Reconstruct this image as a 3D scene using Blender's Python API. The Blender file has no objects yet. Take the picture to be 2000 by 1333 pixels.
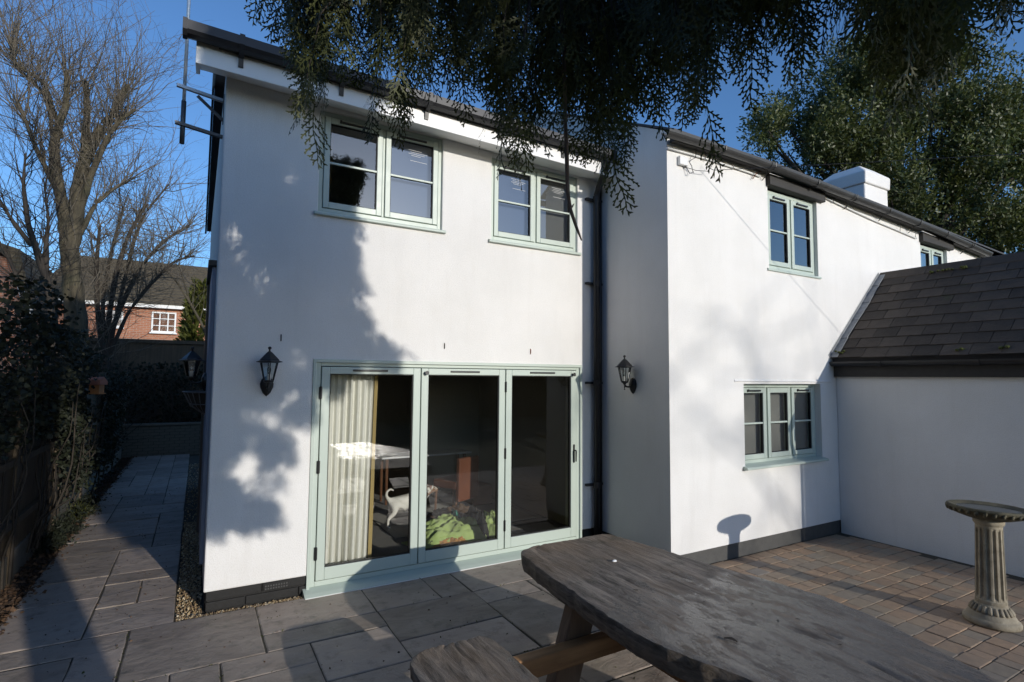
import bpy, bmesh, math, random
import numpy as np
from mathutils import Vector, Matrix, Quaternion
from mathutils import noise as mn

random.seed(7); RNG = np.random.default_rng(7)
SC = bpy.context.scene
COL = SC.collection
rad = math.radians

# ------------------------------------------------------------------ camera
CAM = np.array([-0.118, -5.403, 2.017])
F_PX, YAW, PITCH, ROLL = 1059.06, rad(30.0545), rad(3.7704), rad(0.4806)
FW = np.array([math.sin(YAW)*math.cos(PITCH), math.cos(YAW)*math.cos(PITCH), math.sin(PITCH)])
_r = np.array([math.cos(YAW), -math.sin(YAW), 0.0]); _u = np.cross(_r, FW)
RT = math.cos(ROLL)*_r + math.sin(ROLL)*_u
UP = -math.sin(ROLL)*_r + math.cos(ROLL)*_u
cam_d = bpy.data.cameras.new('camera'); cam = bpy.data.objects.new('camera', cam_d); COL.objects.link(cam)
cam_d.sensor_fit = 'HORIZONTAL'; cam_d.sensor_width = 36.0; cam_d.lens = 36.0*F_PX/2000.0
cam_d.clip_start = 0.05; cam_d.clip_end = 2000.0
M = Matrix(((RT[0], UP[0], -FW[0], CAM[0]), (RT[1], UP[1], -FW[1], CAM[1]), (RT[2], UP[2], -FW[2], CAM[2]), (0, 0, 0, 1)))
cam.matrix_world = M
SC.camera = cam
def ray(px, py): return FW + RT*(px-1000.0)/F_PX + UP*(666.5-py)/F_PX
def pix(px, py, ax, v):
    d = ray(px, py); t = (v-CAM[ax])/d[ax]; return CAM + t*d
def pixd(px, py, t): return CAM + t*ray(px, py)

# ------------------------------------------------------------------ world and sun
SUN = np.array([0.25, -1.0, 0.258]); SUN /= np.linalg.norm(SUN)      # direction towards the sun
SUN_EL = math.asin(SUN[2]); SUN_ROT = math.atan2(SUN[0], SUN[1])
w = bpy.data.worlds.new('World'); SC.world = w; w.use_nodes = True
nt = w.node_tree; bg = nt.nodes['Background']
sky = nt.nodes.new('ShaderNodeTexSky'); sky.sky_type = 'NISHITA'; sky.sun_disc = False
sky.sun_elevation = SUN_EL; sky.sun_rotation = SUN_ROT
sky.altitude = 100.0; sky.air_density = 1.0; sky.dust_density = 0.8; sky.ozone_density = 5.6
nt.links.new(sky.outputs[0], bg.inputs[0]); bg.inputs[1].default_value = 0.13
sl = bpy.data.lights.new('sun', 'SUN'); so = bpy.data.objects.new('sun', sl); COL.objects.link(so)
sl.energy = 2.25; sl.angle = rad(0.53); sl.color = (1.0, 0.94, 0.85)
so.rotation_euler = Vector(SUN).to_track_quat('Z', 'Y').to_euler()
so.location = (3, -12, 10)
vs = SC.view_settings
vs.view_transform = 'Standard'; vs.look = 'None'; vs.exposure = 0.52; vs.gamma = 1.0; vs.use_curve_mapping = False
SC.cycles.max_bounces = 8; SC.cycles.transparent_max_bounces = 12
SC.cycles.caustics_reflective = False; SC.cycles.caustics_refractive = False
SC.cycles.use_denoising = True

# ------------------------------------------------------------------ materials
MATS = {}
class NB:
    def __init__(s, name):
        s.m = bpy.data.materials.new(name); s.m.use_nodes = True; s.t = s.m.node_tree
        s.p = s.t.nodes['Principled BSDF']; s.out = s.t.nodes['Material Output']; MATS[name] = s.m
        s._c = None
    def n(s, typ, **kw):
        k = s.t.nodes.new(typ)
        for a, b in kw.items(): setattr(k, a, b)
        return k
    def l(s, a, b): s.t.links.new(a, b)
    def coord(s, kind='Object'):
        if s._c is None: s._c = s.n('ShaderNodeTexCoord')
        return s._c.outputs[kind]
    def noise(s, scale, detail=4, rough=0.55, vec=None, stretch=None, dist=0.0):
        k = s.n('ShaderNodeTexNoise'); k.inputs['Scale'].default_value = scale
        k.inputs['Detail'].default_value = detail; k.inputs['Roughness'].default_value = rough
        k.inputs['Distortion'].default_value = dist
        v = vec if vec is not None else s.coord()
        if stretch is not None:
            mp = s.n('ShaderNodeMapping'); mp.inputs['Scale'].default_value = stretch; s.l(v, mp.inputs['Vector']); v = mp.outputs[0]
        s.l(v, k.inputs['Vector']); return k.outputs['Fac']
    def ramp(s, fac, stops):
        k = s.n('ShaderNodeValToRGB'); e = k.color_ramp.elements
        while len(e) < len(stops): e.new(0.5)
        for i, (p, c) in enumerate(stops):
            e[i].position = p; e[i].color = (*c, 1) if len(c) == 3 else c
        s.l(fac, k.inputs[0]); return k.outputs[0]
    def val(s, fac, a, b, lo=0.0, hi=1.0):
        k = s.n('ShaderNodeMapRange'); k.inputs[1].default_value = lo; k.inputs[2].default_value = hi
        k.inputs[3].default_value = a; k.inputs[4].default_value = b; s.l(fac, k.inputs[0]); return k.outputs[0]
    def mix(s, fac, a, b, mode='MIX'):
        k = s.n('ShaderNodeMix'); k.data_type = 'RGBA'; k.blend_type = mode
        if isinstance(fac, float): k.inputs[0].default_value = fac
        else: s.l(fac, k.inputs[0])
        for i, x in ((6, a), (7, b)):
            if isinstance(x, tuple): k.inputs[i].default_value = (*x, 1)
            else: s.l(x, k.inputs[i])
        return k.outputs[2]
    def rnd(s):
        return s.n('ShaderNodeObjectInfo').outputs['Random']
    def hsv(s, col, h=None, sat=None, v=None):
        k = s.n('ShaderNodeHueSaturation'); s.l(col, k.inputs['Color'])
        for nm, x in (('Hue', h), ('Saturation', sat), ('Value', v)):
            if x is None: continue
            if isinstance(x, float): k.inputs[nm].default_value = x
            else: s.l(x, k.inputs[nm])
        return k.outputs[0]
    def bump(s, fac, strength=0.3, dist=0.01, prev=None):
        k = s.n('ShaderNodeBump'); k.inputs['Strength'].default_value = strength; k.inputs['Distance'].default_value = dist
        s.l(fac, k.inputs['Height'])
        if prev is not None: s.l(prev, k.inputs['Normal'])
        s.l(k.outputs[0], s.p.inputs['Normal']); return k.outputs[0]
    def col(s, x):
        if isinstance(x, tuple): s.p.inputs['Base Color'].default_value = (*x, 1)
        else: s.l(x, s.p.inputs['Base Color'])
        return s
    def rough(s, x):
        if isinstance(x, float): s.p.inputs['Roughness'].default_value = x
        else: s.l(x, s.p.inputs['Roughness'])
        return s
    def set(s, **kw):
        for a, b in kw.items(): s.p.inputs[a.replace('_', ' ')].default_value = b
        return s
    def subcol(s): return s

# painted render
b = NB('render'); n1 = b.noise(1.3, 5); n2 = b.noise(105, 3, 0.7); n3 = b.noise(0.5, 4)
cw = b.mix(b.val(n1, 0, 1, .35, .7), (.75, .74, .72), (.81, .80, .785))
cw = b.mix(b.val(b.noise(5, 6, .7, None, (1, 1, .12)), 0, .16, .52, .78), cw, (.50, .47, .42)); cw = b.mix(b.val(b.noise(.9, 6, .7), 0, .14, .5, .75), cw, (.55, .55, .53))
cw = b.mix(b.val(b.noise(95, 2, .8), 0, .30, .5, .74), cw, (.46, .45, .43)); b.col(cw).rough(.92)
bp = b.bump(b.noise(3.0, 3), .25, .02); b.bump(n2, .6, .006, bp)
# black bitumen paint, plastic, iron
b = NB('bitumen'); b.col(b.mix(b.noise(14, 4), (.007, .007, .007), (.018, .017, .016))).rough(.75); b.bump(b.noise(60, 4), .5, .006)
b = NB('plinth_grey'); b.col(b.mix(b.noise(9, 5), (.05, .05, .05), (.10, .098, .092))).rough(.75); b.bump(b.noise(45, 4), .5, .006)
b = NB('black_plastic'); b.col(b.mix(b.noise(6, 4), (.012, .012, .014), (.022, .022, .025))).rough(b.val(b.noise(20, 3), .3, .5))
b = NB('cast_iron'); b.col(b.mix(b.noise(5, 5), (.022, .022, .024), (.075, .073, .07))).rough(b.val(b.noise(12, 3), .32, .6)); b.bump(b.noise(40, 4), .25, .004)
b = NB('black_metal'); b.col((.012, .012, .013)).rough(.38); b.bump(b.noise(90, 2), .15, .002)
b = NB('sage_paint'); b.col(b.mix(b.noise(2.5, 4), (.455, .525, .465), (.495, .565, .505))).rough(b.val(b.noise(9, 3), .33, .5)); b.bump(b.noise(120, 2, .5, None, (1, 1, .12)), .08, .002)
b = NB('white_upvc'); b.col((.80, .80, .79)).rough(.35); b.bump(b.noise(2, 2), .05, .01)
b = NB('gasket'); b.col((.012, .012, .012)).rough(.6)
b = NB('galvanised'); b.col(b.mix(b.noise(30, 3), (.70, .71, .72), (.82, .83, .84))).rough(.4).set(Metallic=.35)
b = NB('dark_steel'); b.col(b.mix(b.noise(30, 3), (.07, .075, .08), (.16, .165, .17))).rough(.5).set(Metallic=.6)
b = NB('lead'); b.col(b.mix(b.noise(14, 6, .7), (.09, .095, .10), (.36, .375, .39))).rough(.6); b.bump(b.noise(30, 4), .4, .006)
b = NB('cladding'); b.col(b.mix(b.noise(4, 3), (.22, .25, .31), (.27, .30, .36))).rough(.6)
b = NB('old_timber_black'); b.col(b.mix(b.noise(20, 4, .6, None, (.2, 1, 1)), (.012, .011, .011), (.04, .037, .034))).rough(.7); b.bump(b.noise(30, 4, .6, None, (.15, 1, 1)), .5, .006)
# roof slates
b = NB('slate'); r_ = b.rnd(); nz = b.noise(7, 6, .65)
c = b.mix(nz, (.032, .025, .019), (.085, .066, .050)); c = b.hsv(c, None, None, b.val(r_, .65, 1.35))
c = b.mix(b.val(b.noise(3.1, 6, .7), 0, .5, .62, .72), c, (.06, .065, .022))
b.col(c).rough(b.val(b.noise(18, 3), .75, .95)); b.bump(b.noise(26, 6, .65), .6, .009)
b = NB('roof_slate'); c = b.mix(b.noise(6, 5), (.03, .03, .033), (.07, .068, .07)); b.col(c).rough(.6)
b = NB('moss'); b.col(b.mix(b.noise(40, 4), (.03, .045, .008), (.10, .11, .02))).rough(.95); b.bump(b.noise(60, 4), .9, .02)
# riven sandstone slab
b = NB('sandstone'); r_ = b.rnd(); v = b.coord()
oi = b.n('ShaderNodeObjectInfo'); va = b.n('ShaderNodeVectorMath', operation='ADD'); b.l(v, va.inputs[0]); b.l(oi.outputs['Location'], va.inputs[1]); V = va.outputs[0]
nz = b.noise(2.2, 6, .6, V, (1, 2.6, 1), .8)
c = b.mix(b.val(nz, 0, 1, .3, .7), (.215, .175, .142), (.39, .33, .27))
c = b.mix(b.val(r_, 0, 1), c, b.mix(nz, (.25, .20, .165), (.37, .31, .26)))
c = b.hsv(c, None, None, b.val(oi.outputs['Random'], .72, 1.22))
c = b.mix(b.val(b.noise(7, 7, .72, V), 0, .75, .52, .72), c, (.095, .09, .07)); c = b.mix(b.val(b.noise(1.6, 5, .6, V), 0, .35, .58, .75), c, (.15, .15, .09))
c = b.mix(b.val(b.noise(55, 2, .5, V), 0, .8, .74, .78), c, (.42, .40, .37))
b.col(c).rough(b.val(b.noise(5, 4, .5, V), .42, .75))
bp = b.bump(b.noise(4.5, 6, .62, V, (1, 1.7, 1), .8), .5, .022); b.bump(b.noise(60, 4, .6, V), .35, .005, bp)
# block pavers
b = NB('paver'); r_ = b.rnd(); oi = b.n('ShaderNodeObjectInfo'); va = b.n('ShaderNodeVectorMath', operation='ADD'); b.l(b.coord(), va.inputs[0]); b.l(oi.outputs['Location'], va.inputs[1]); V = va.outputs[0]
c = b.ramp(r_, [(0, (.33, .225, .145)), (.3, (.41, .275, .175)), (.55, (.33, .255, .175)), (.78, (.28, .235, .18)), (.92, (.40, .26, .155)), (1, (.24, .225, .20))])
c = b.mix(b.val(b.noise(16, 5, .7, V), 0, .5, .35, .75), c, (.15, .125, .105)); c = b.mix(b.val(b.noise(140, 2, .5, V), 0, .35, .55, .75), c, (.33, .27, .22))
b.col(c).rough(b.val(b.noise(9, 3, .5, V), .6, .85)); b.bump(b.noise(90, 4, .65, V), .55, .006)
b = NB('joint_sand'); b.col(b.mix(b.noise(24, 5), (.035, .032, .024), (.075, .065, .045))).rough(.95); b.bump(b.noise(80, 3), .6, .01)
b = NB('soil'); b.col(b.mix(b.noise(3, 6), (.022, .018, .013), (.055, .042, .030))).rough(.95); b.bump(b.noise(14, 5), .8, .05)
b = NB('lawn'); b.col(b.mix(b.noise(2.5, 6), (.025, .04, .012), (.06, .075, .022))).rough(.95); b.bump(b.noise(60, 4), 1, .05)
b = NB('gravel'); oi = b.n('ShaderNodeAttribute'); oi.attribute_name = 'Col'; b.col(oi.outputs['Color']).rough(.7)
b = NB('vcol_leaf'); oi = b.n('ShaderNodeAttribute'); oi.attribute_name = 'Col'; b.col(oi.outputs['Color']).rough(.8)
# timber
def timber(name, c0, c1, sx=(1, .07, 1), rough=(.6, .8), scale=18, bstr=.5):
    b = NB(name); g = b.noise(scale, 6, .65, None, sx, .6); c = b.mix(b.val(g, 0, 1, .3, .7), c0, c1)
    c = b.mix(b.val(b.noise(2.3, 4), 0, .5, .45, .75), c, tuple(x*.45 for x in c0))
    b.col(c).rough(b.val(b.noise(3, 4), *rough)); b.bump(g, bstr, .008); return b
timber('leg_timber', (.17, .105, .065), (.32, .20, .12), (1, 1, .08))
timber('beam_timber', (.30, .15, .06), (.52, .28, .12), (.08, 1, 1))
timber('fence_timber', (.045, .033, .02), (.10, .072, .042), (1, 1, .06))
timber('concrete_board', (.10, .095, .08), (.17, .16, .14), (1, 1, 1))
# weathered wet table slab
b = NB('wet_slab'); g = b.noise(22, 8, .72, None, (1, .13, 1), .7); mo = b.noise(1.5, 6, .6, None, (1.4, .8, 1))
c = b.mix(b.val(g, 0, 1, .36, .64), (.06, .048, .038), (.30, .25, .20))
c = b.mix(b.val(mo, 0, .6, .42, .66), c, b.mix(g, (.11, .072, .042), (.32, .21, .115)))
c = b.mix(b.val(b.noise(3.4, 6, .7), 0, .75, .56, .72), c, (.028, .030, .016))
sy_ = b.n('ShaderNodeSeparateXYZ'); b.l(b.coord(), sy_.inputs[0])
ad = b.n('ShaderNodeMath', operation='MULTIPLY_ADD'); b.l(sy_.outputs[1], ad.inputs[0]); ad.inputs[1].default_value = -.42; b.l(b.noise(2.6, 8, .74, None, (1.0, .7, 1)), ad.inputs[2])
wet = b.val(ad.outputs[0], 0, 1, .33, .39); pit = b.val(b.noise(13, 9, .78, None, (1, .38, 1)), .12, 1, .43, .52)
mp_ = b.n('ShaderNodeMath', operation='MULTIPLY'); b.l(wet, mp_.inputs[0]); b.l(pit, mp_.inputs[1]); wet = mp_.outputs[0]
geo = b.n('ShaderNodeNewGeometry'); sx_ = b.n('ShaderNodeSeparateXYZ'); b.l(geo.outputs['Normal'], sx_.inputs[0])
upz = b.val(sx_.outputs[2], 0, 1, .6, .9); ml = b.n('ShaderNodeMath', operation='MULTIPLY'); b.l(wet, ml.inputs[0]); b.l(upz, ml.inputs[1]); wet = ml.outputs[0]
c = b.mix(wet, c, b.mix(g, (.075, .065, .055), (.19, .17, .15)))
b.col(c); b.rough(b.val(wet, .7, .2))
k = b.n('ShaderNodeBump'); k.inputs['Distance'].default_value = .012; b.l(g, k.inputs['Height']); b.l(b.val(wet, .9, .22), k.inputs['Strength']); b.bump(b.noise(130, 5, .7), .35, .004, k.outputs[0])
# cast stone
b = NB('cast_stone'); c = b.mix(b.val(b.noise(7, 6, .6), 0, 1, .3, .7), (.22, .185, .13), (.40, .35, .26)); c = b.mix(b.val(b.noise(22, 5, .7), 0, .7, .55, .75), c, (.10, .09, .05))
b.col(c).rough(.88); b.bump(b.noise(50, 5), .5, .006)
b = NB('mossy_stone'); c = b.mix(b.val(b.noise(9, 6, .65), 0, 1, .35, .65), (.035, .033, .022), (.13, .115, .07)); b.col(c).rough(.8); b.bump(b.noise(40, 5), .7, .01)
b = NB('water'); b.col((.02, .025, .025)).rough(.04)
# vegetation
def leafmat(name, c0, c1, rough=.5, trans=.25, scale=1.2):
    b = NB(name); g = b.n('ShaderNodeNewGeometry'); c = b.mix(g.outputs['Random Per Island'], c0, c1)
    c = b.mix(b.val(b.noise(scale, 3), 0, .7, .35, .7), c, tuple(x*.55 for x in c0))
    b.col(c).rough(rough)
    if trans > 0:
        tr = b.n('ShaderNodeBsdfTranslucent'); b.l(b.hsv(c, None, 1.1, 1.5), tr.inputs[0])
        mx = b.n('ShaderNodeMixShader'); mx.inputs[0].default_value = trans
        b.l(b.p.outputs[0], mx.inputs[1]); b.l(tr.outputs[0], mx.inputs[2]); b.l(mx.outputs[0], b.out.inputs[0])
    return b
leafmat('cypress', (.045, .056, .018), (.105, .118, .034), .6, .28, 2.2)
leafmat('holm_oak', (.055, .075, .022), (.14, .162, .05), .5, .22, .8)
leafmat('ivy', (.010, .015, .007), (.024, .031, .012), .7, .1, 1.5)
leafmat('hedge', (.012, .017, .008), (.022, .028, .011), .9, .05, 1.0)
leafmat('golden_conifer', (.07, .085, .015), (.15, .16, .03), .6, .2, 1.5)
leafmat('litter', (.05, .030, .018), (.15, .085, .045), .8, .0, 4)
b = NB('bark'); c = b.mix(b.val(b.noise(9, 6, .65, None, (1, 1, .25)), 0, 1, .3, .7), (.028, .024, .016), (.115, .096, .060)); c = b.mix(b.val(b.noise(2, 4), 0, .5, .5, .7), c, (.085, .085, .045))
b.col(c).rough(.9); b.bump(b.noise(16, 6, .7, None, (1, 1, .2)), .8, .03)
b = NB('twig'); b.col(b.mix(b.noise(5, 3), (.075, .063, .048), (.20, .172, .13))).rough(.8)
b = NB('dark_twig'); b.col(b.mix(b.noise(5, 3), (.02, .016, .012), (.055, .044, .033))).rough(.85)
b = NB('dead_stick'); b.col(b.mix(b.noise(14, 4, .6, None, (1, 1, .2)), (.14, .095, .07), (.30, .20, .145))).rough(.8); b.bump(b.noise(60, 3), .4, .004)
# neighbours
b = NB('red_brick'); tx = b.n('ShaderNodeTexBrick'); tx.inputs['Scale'].default_value = 1.0
tx.inputs['Brick Width'].default_value = .225; tx.inputs['Row Height'].default_value = .075; tx.inputs['Mortar Size'].default_value = .008
tx.inputs['Color1'].default_value = (.36, .13, .065, 1); tx.inputs['Color2'].default_value = (.46, .19, .10, 1); tx.inputs['Mortar'].default_value = (.40, .35, .29, 1)
mp = b.n('ShaderNodeMapping'); mp.inputs['Rotation'].default_value = (rad(90), 0, 0); b.l(b.coord(), mp.inputs[0]); b.l(mp.outputs[0], tx.inputs[0])
b.col(b.mix(b.val(b.noise(1.5, 4), 0, .5), tx.outputs[0], (.33, .14, .08))).rough(.85)
b = NB('roof_tile'); wv = b.n('ShaderNodeTexWave'); wv.wave_type = 'BANDS'; wv.bands_direction = 'Z'; wv.inputs['Scale'].default_value = 2.0; wv.inputs['Distortion'].default_value = 1.2; wv.inputs['Detail'].default_value = 3; b.l(b.coord(), wv.inputs[0])
b.col(b.mix(b.noise(5, 6, .7), (.05, .04, .025), (.14, .11, .065))).rough(.9); b.bump(wv.outputs[1], .5, .05)
b = NB('cream_brick'); b.col(b.mix(b.noise(4, 5), (.07, .065, .05), (.15, .14, .11))).rough(.85); b.bump(b.noise(40, 4), .5, .01)
# indoor
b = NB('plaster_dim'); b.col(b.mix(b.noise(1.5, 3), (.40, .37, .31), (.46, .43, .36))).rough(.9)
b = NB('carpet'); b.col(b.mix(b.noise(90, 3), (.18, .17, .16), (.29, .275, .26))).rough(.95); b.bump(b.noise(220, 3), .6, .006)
b = NB('curtain_cloth'); b.col(b.mix(b.noise(1.8, 3), (.76, .745, .68), (.82, .81, .75))).rough(.85); b.bump(b.noise(300, 2), .15, .002)
b = NB('curtain_lining'); b.col((.42, .31, .13)).rough(.85)
b = NB('blind'); b.col((.20, .195, .18)).rough(.9)
b = NB('sky_tint'); b.col((.10, .135, .215)).rough(.9)  # pane backing, coloured with the blue of the reflected sky
b = NB('leather'); b.col(b.mix(b.noise(5, 4), (.13, .045, .024), (.20, .075, .040))).rough(.36); b.bump(b.noise(60, 4), .2, .003)
timber('oak', (.10, .045, .022), (.17, .08, .04), (1, 1, .08), (.35, .5), 14, .15)
b = NB('pale_top'); b.col(b.mix(b.noise(2, 4), (.62, .63, .66), (.74, .74, .75))).rough(.25)
b = NB('green_fleece'); c = b.mix(b.noise(5, 3), (.34, .45, .15), (.44, .55, .21)); b.col(c).rough(.95); b.bump(b.noise(120, 3), .5, .005)
b = NB('black_fleece'); b.col((.02, .02, .02)).rough(.95)
b = NB('orange_cushion'); b.col(b.mix(b.noise(5, 3), (.42, .20, .06), (.52, .27, .09))).rough(.9); b.bump(b.noise(120, 3), .4, .005)
b = NB('teal_toy'); b.col((.05, .33, .23)).rough(.7)
b = NB('rug_pale'); b.col(b.mix(b.noise(60, 4), (.36, .34, .31), (.46, .44, .41))).rough(.95); b.bump(b.noise(220, 3), .5, .005)
b = NB('rug_brown'); b.col(b.mix(b.noise(30, 4), (.06, .035, .02), (.12, .07, .04))).rough(.95)
b = NB('dog_coat'); sx_ = b.n('ShaderNodeSeparateXYZ'); b.l(b.coord(), sx_.inputs[0])
hd = b.val(sx_.outputs[0], 0, 1, .50, .53); nz = b.val(b.noise(9, 2), 0, 1, .47, .52)
ml = b.n('ShaderNodeMath', operation='MULTIPLY'); b.l(hd, ml.inputs[0]); b.l(nz, ml.inputs[1])
b.col(b.mix(ml.outputs[0], b.mix(b.noise(20, 3), (.60, .57, .50), (.74, .71, .65)), (.22, .11, .05))).rough(.9); b.bump(b.noise(90, 4), .6, .006)
b = NB('dog_nose'); b.col((.012, .011, .011)).rough(.35)
b = NB('bird_box_red'); b.col(b.mix(b.noise(14, 4), (.45, .17, .11), (.55, .23, .15))).rough(.7)
b = NB('bird_box_orange'); b.col(b.mix(b.noise(14, 4), (.50, .20, .07), (.60, .27, .10))).rough(.7)
b = NB('white_paint'); b.col((.78, .78, .77)).rough(.5)
b = NB('brass'); b.col((.45, .30, .12)).rough(.35).set(Metallic=.8)
b = NB('rust'); b.col((.20, .07, .035)).rough(.85)
# glass: clear pane, reflects by Fresnel and lets light through
def glassmat(name, ior=1.5, boost=2.0, tint=(.93, .95, .94), haze=0.0):
    b = NB(name); t = b.t
    tr = b.n('ShaderNodeBsdfTransparent'); tr.inputs[0].default_value = (*tint, 1)
    gl = b.n('ShaderNodeBsdfGlossy'); gl.inputs['Roughness'].default_value = .0; gl.inputs[0].default_value = (1, 1, 1, 1)
    fr = b.n('ShaderNodeFresnel'); fr.inputs[0].default_value = ior
    ml = b.n('ShaderNodeMath', operation='MULTIPLY'); ml.use_clamp = True; ml.inputs[1].default_value = boost; b.l(fr.outputs[0], ml.inputs[0])
    mx = b.n('ShaderNodeMixShader'); b.l(ml.outputs[0], mx.inputs[0]); b.l(tr.outputs[0], mx.inputs[1]); b.l(gl.outputs[0], mx.inputs[2])
    bp = b.n('ShaderNodeBump'); bp.inputs['Strength'].default_value = .04; bp.inputs['Distance'].default_value = .01
    b.l(b.noise(2.2, 2), bp.inputs['Height']); b.l(bp.outputs[0], gl.inputs['Normal'])
    o = mx.outputs[0]
    if haze > 0:
        df = b.n('ShaderNodeBsdfDiffuse'); df.inputs[0].default_value = (.6, .62, .65, 1)
        m2 = b.n('ShaderNodeMixShader'); b.l(b.val(b.noise(48, 3, .6, None, (1, 1, .55)), 0, haze, .66, .80), m2.inputs[0]); b.l(o, m2.inputs[1]); b.l(df.outputs[0], m2.inputs[2]); o = m2.outputs[0]
    b.l(o, b.out.inputs[0]); t.nodes.remove(b.p)
glassmat('glass', 1.5, 2.0, (.90, .92, .91), .10)
glassmat('upper_glass', 1.5, 3.2, (.75, .78, .8), .12)
glassmat('lamp_glass', 1.45, 1.3)

# ------------------------------------------------------------------ mesh helpers
class MB:
    def __init__(s): s.v = []; s.f = []
    def box(s, x0, x1, y0, y1, z0, z1):
        i = len(s.v)
        s.v += [(x0,y0,z0),(x1,y0,z0),(x1,y1,z0),(x0,y1,z0),(x0,y0,z1),(x1,y0,z1),(x1,y1,z1),(x0,y1,z1)]
        s.f += [tuple(i+k for k in q) for q in ((3,2,1,0),(4,5,6,7),(0,1,5,4),(1,2,6,5),(2,3,7,6),(3,0,4,7))]
        return s
    def obox(s, c, ax, ay, az):
        c, ax, ay, az = map(Vector, (c, ax, ay, az)); i = len(s.v)
        for sz in (-1, 1):
            for sx, sy in ((-1,-1),(1,-1),(1,1),(-1,1)): s.v.append(tuple(c+ax*sx+ay*sy+az*sz))
        s.f += [tuple(i+k for k in q) for q in ((3,2,1,0),(4,5,6,7),(0,1,5,4),(1,2,6,5),(2,3,7,6),(3,0,4,7))]
        return s
    def bar(s, a, b, w, h, up=(0,0,1)):
        a, b = Vector(a), Vector(b); d = (b-a); L = d.length; d.normalize(); u = Vector(up)
        sd = d.cross(u); sd = sd.normalized() if sd.length > 1e-4 else Vector((1,0,0)); u2 = sd.cross(d).normalized()
        return s.obox((a+b)/2, d*L/2, sd*w/2, u2*h/2)
    def tube(s, pts, rs, n=8, cap=True):
        pts = [Vector(p) for p in pts]
        if not isinstance(rs, (list, tuple)): rs = [rs]*len(pts)
        i0 = len(s.v); prev = None
        for k, p in enumerate(pts):
            d = (pts[min(k+1, len(pts)-1)]-pts[max(k-1, 0)]).normalized()
            if prev is None:
                a = d.orthogonal().normalized()
            else:
                a = prev-d*prev.dot(d); a = a.normalized() if a.length > 1e-5 else d.orthogonal().normalized()
            prev = a; c = d.cross(a)
            for j in range(n):
                t = 2*math.pi*j/n; s.v.append(tuple(p+(a*math.cos(t)+c*math.sin(t))*rs[k]))
        for k in range(len(pts)-1):
            for j in range(n):
                A = i0+k*n; s.f.append((A+j, A+(j+1) % n, A+n+(j+1) % n, A+n+j))
        if cap:
            s.f.append(tuple(i0+j for j in range(n))[::-1]); e = i0+(len(pts)-1)*n; s.f.append(tuple(e+j for j in range(n)))
        return s
    def lathe(s, prof, n=24, c=(0,0,0), mod=None, caps=True):
        i0 = len(s.v)
        for k, (r, z) in enumerate(prof):
            for j in range(n):
                t = 2*math.pi*j/n; rr = r*(mod(t, z, r) if mod else 1)
                s.v.append((c[0]+rr*math.cos(t), c[1]+rr*math.sin(t), c[2]+z))
        for k in range(len(prof)-1):
            for j in range(n):
                A = i0+k*n; s.f.append((A+j, A+(j+1) % n, A+n+(j+1) % n, A+n+j))
        if caps:
            s.f.append(tuple(i0+j for j in range(n))[::-1]); e = i0+(len(prof)-1)*n; s.f.append(tuple(e+j for j in range(n)))
        return s
    def prism(s, poly, axis, a, b):
        # poly: 2-D points in the two other axes (in xyz order), extruded along axis from a to b
        i = len(s.v); n = len(poly)
        for t in (a, b):
            for p in poly:
                q = list(p); q.insert(axis, t); s.v.append(tuple(q))
        s.f.append(tuple(i+k for k in range(n))[::-1]); s.f.append(tuple(i+n+k for k in range(n)))
        for k in range(n): s.f.append((i+k, i+(k+1) % n, i+n+(k+1) % n, i+n+k))
        return s
def obj(name, mb, mat, parent=None, smooth=False, bevel=0.0, seg=2, fixn=True):
    me = bpy.data.meshes.new(name); me.from_pydata(mb.v, [], mb.f)
    if fixn:
        bm = bmesh.new(); bm.from_mesh(me); bmesh.ops.recalc_face_normals(bm, faces=bm.faces); bm.to_mesh(me); bm.free()
    me.materials.append(MATS[mat])
    if smooth: me.shade_smooth()
    o = bpy.data.objects.new(name, me); COL.objects.link(o)
    if parent is not None: o.parent = parent
    if bevel > 0:
        m = o.modifiers.new('bevel', 'BEVEL'); m.width = bevel; m.segments = seg; m.limit_method = 'ANGLE'; m.angle_limit = rad(40)
    return o
def npmesh(name, V, Fq, mat, parent=None, cols=None, smooth=False):
    """V (n,3), Fq (m,3 or 4) arrays -> one mesh object"""
    me = bpy.data.meshes.new(name); k = Fq.shape[1]
    me.vertices.add(len(V)); me.vertices.foreach_set('co', np.ascontiguousarray(V, dtype=np.float32).ravel())
    me.loops.add(Fq.size); me.loops.foreach_set('vertex_index', np.ascontiguousarray(Fq, dtype=np.int32).ravel())
    me.polygons.add(len(Fq)); me.polygons.foreach_set('loop_start', np.arange(0, Fq.size, k, dtype=np.int32))
    me.polygons.foreach_set('loop_total', np.full(len(Fq), k, dtype=np.int32))
    me.update(calc_edges=True)
    if cols is not None:
        a = me.color_attributes.new('Col', 'FLOAT_COLOR', 'POINT'); c4 = np.ones((len(V), 4), np.float32); c4[:, :3] = cols; a.data.foreach_set('color', c4.ravel())
    if smooth: me.shade_smooth()
    me.materials.append(MATS[mat])
    o = bpy.data.objects.new(name, me); COL.objects.link(o)
    if parent is not None: o.parent = parent
    return o
def empty(name, loc=(0,0,0)):
    o = bpy.data.objects.new(name, None); o.location = loc; COL.objects.link(o); return o
def tag(o, label, cat, group=None, kind=None):
    if label: o['label'] = label
    if cat: o['category'] = cat
    if group: o['group'] = group
    if kind: o['kind'] = kind
    return o
def struct(o, label=None):
    o['kind'] = 'structure'
    if label: o['label'] = label
    return o
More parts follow.
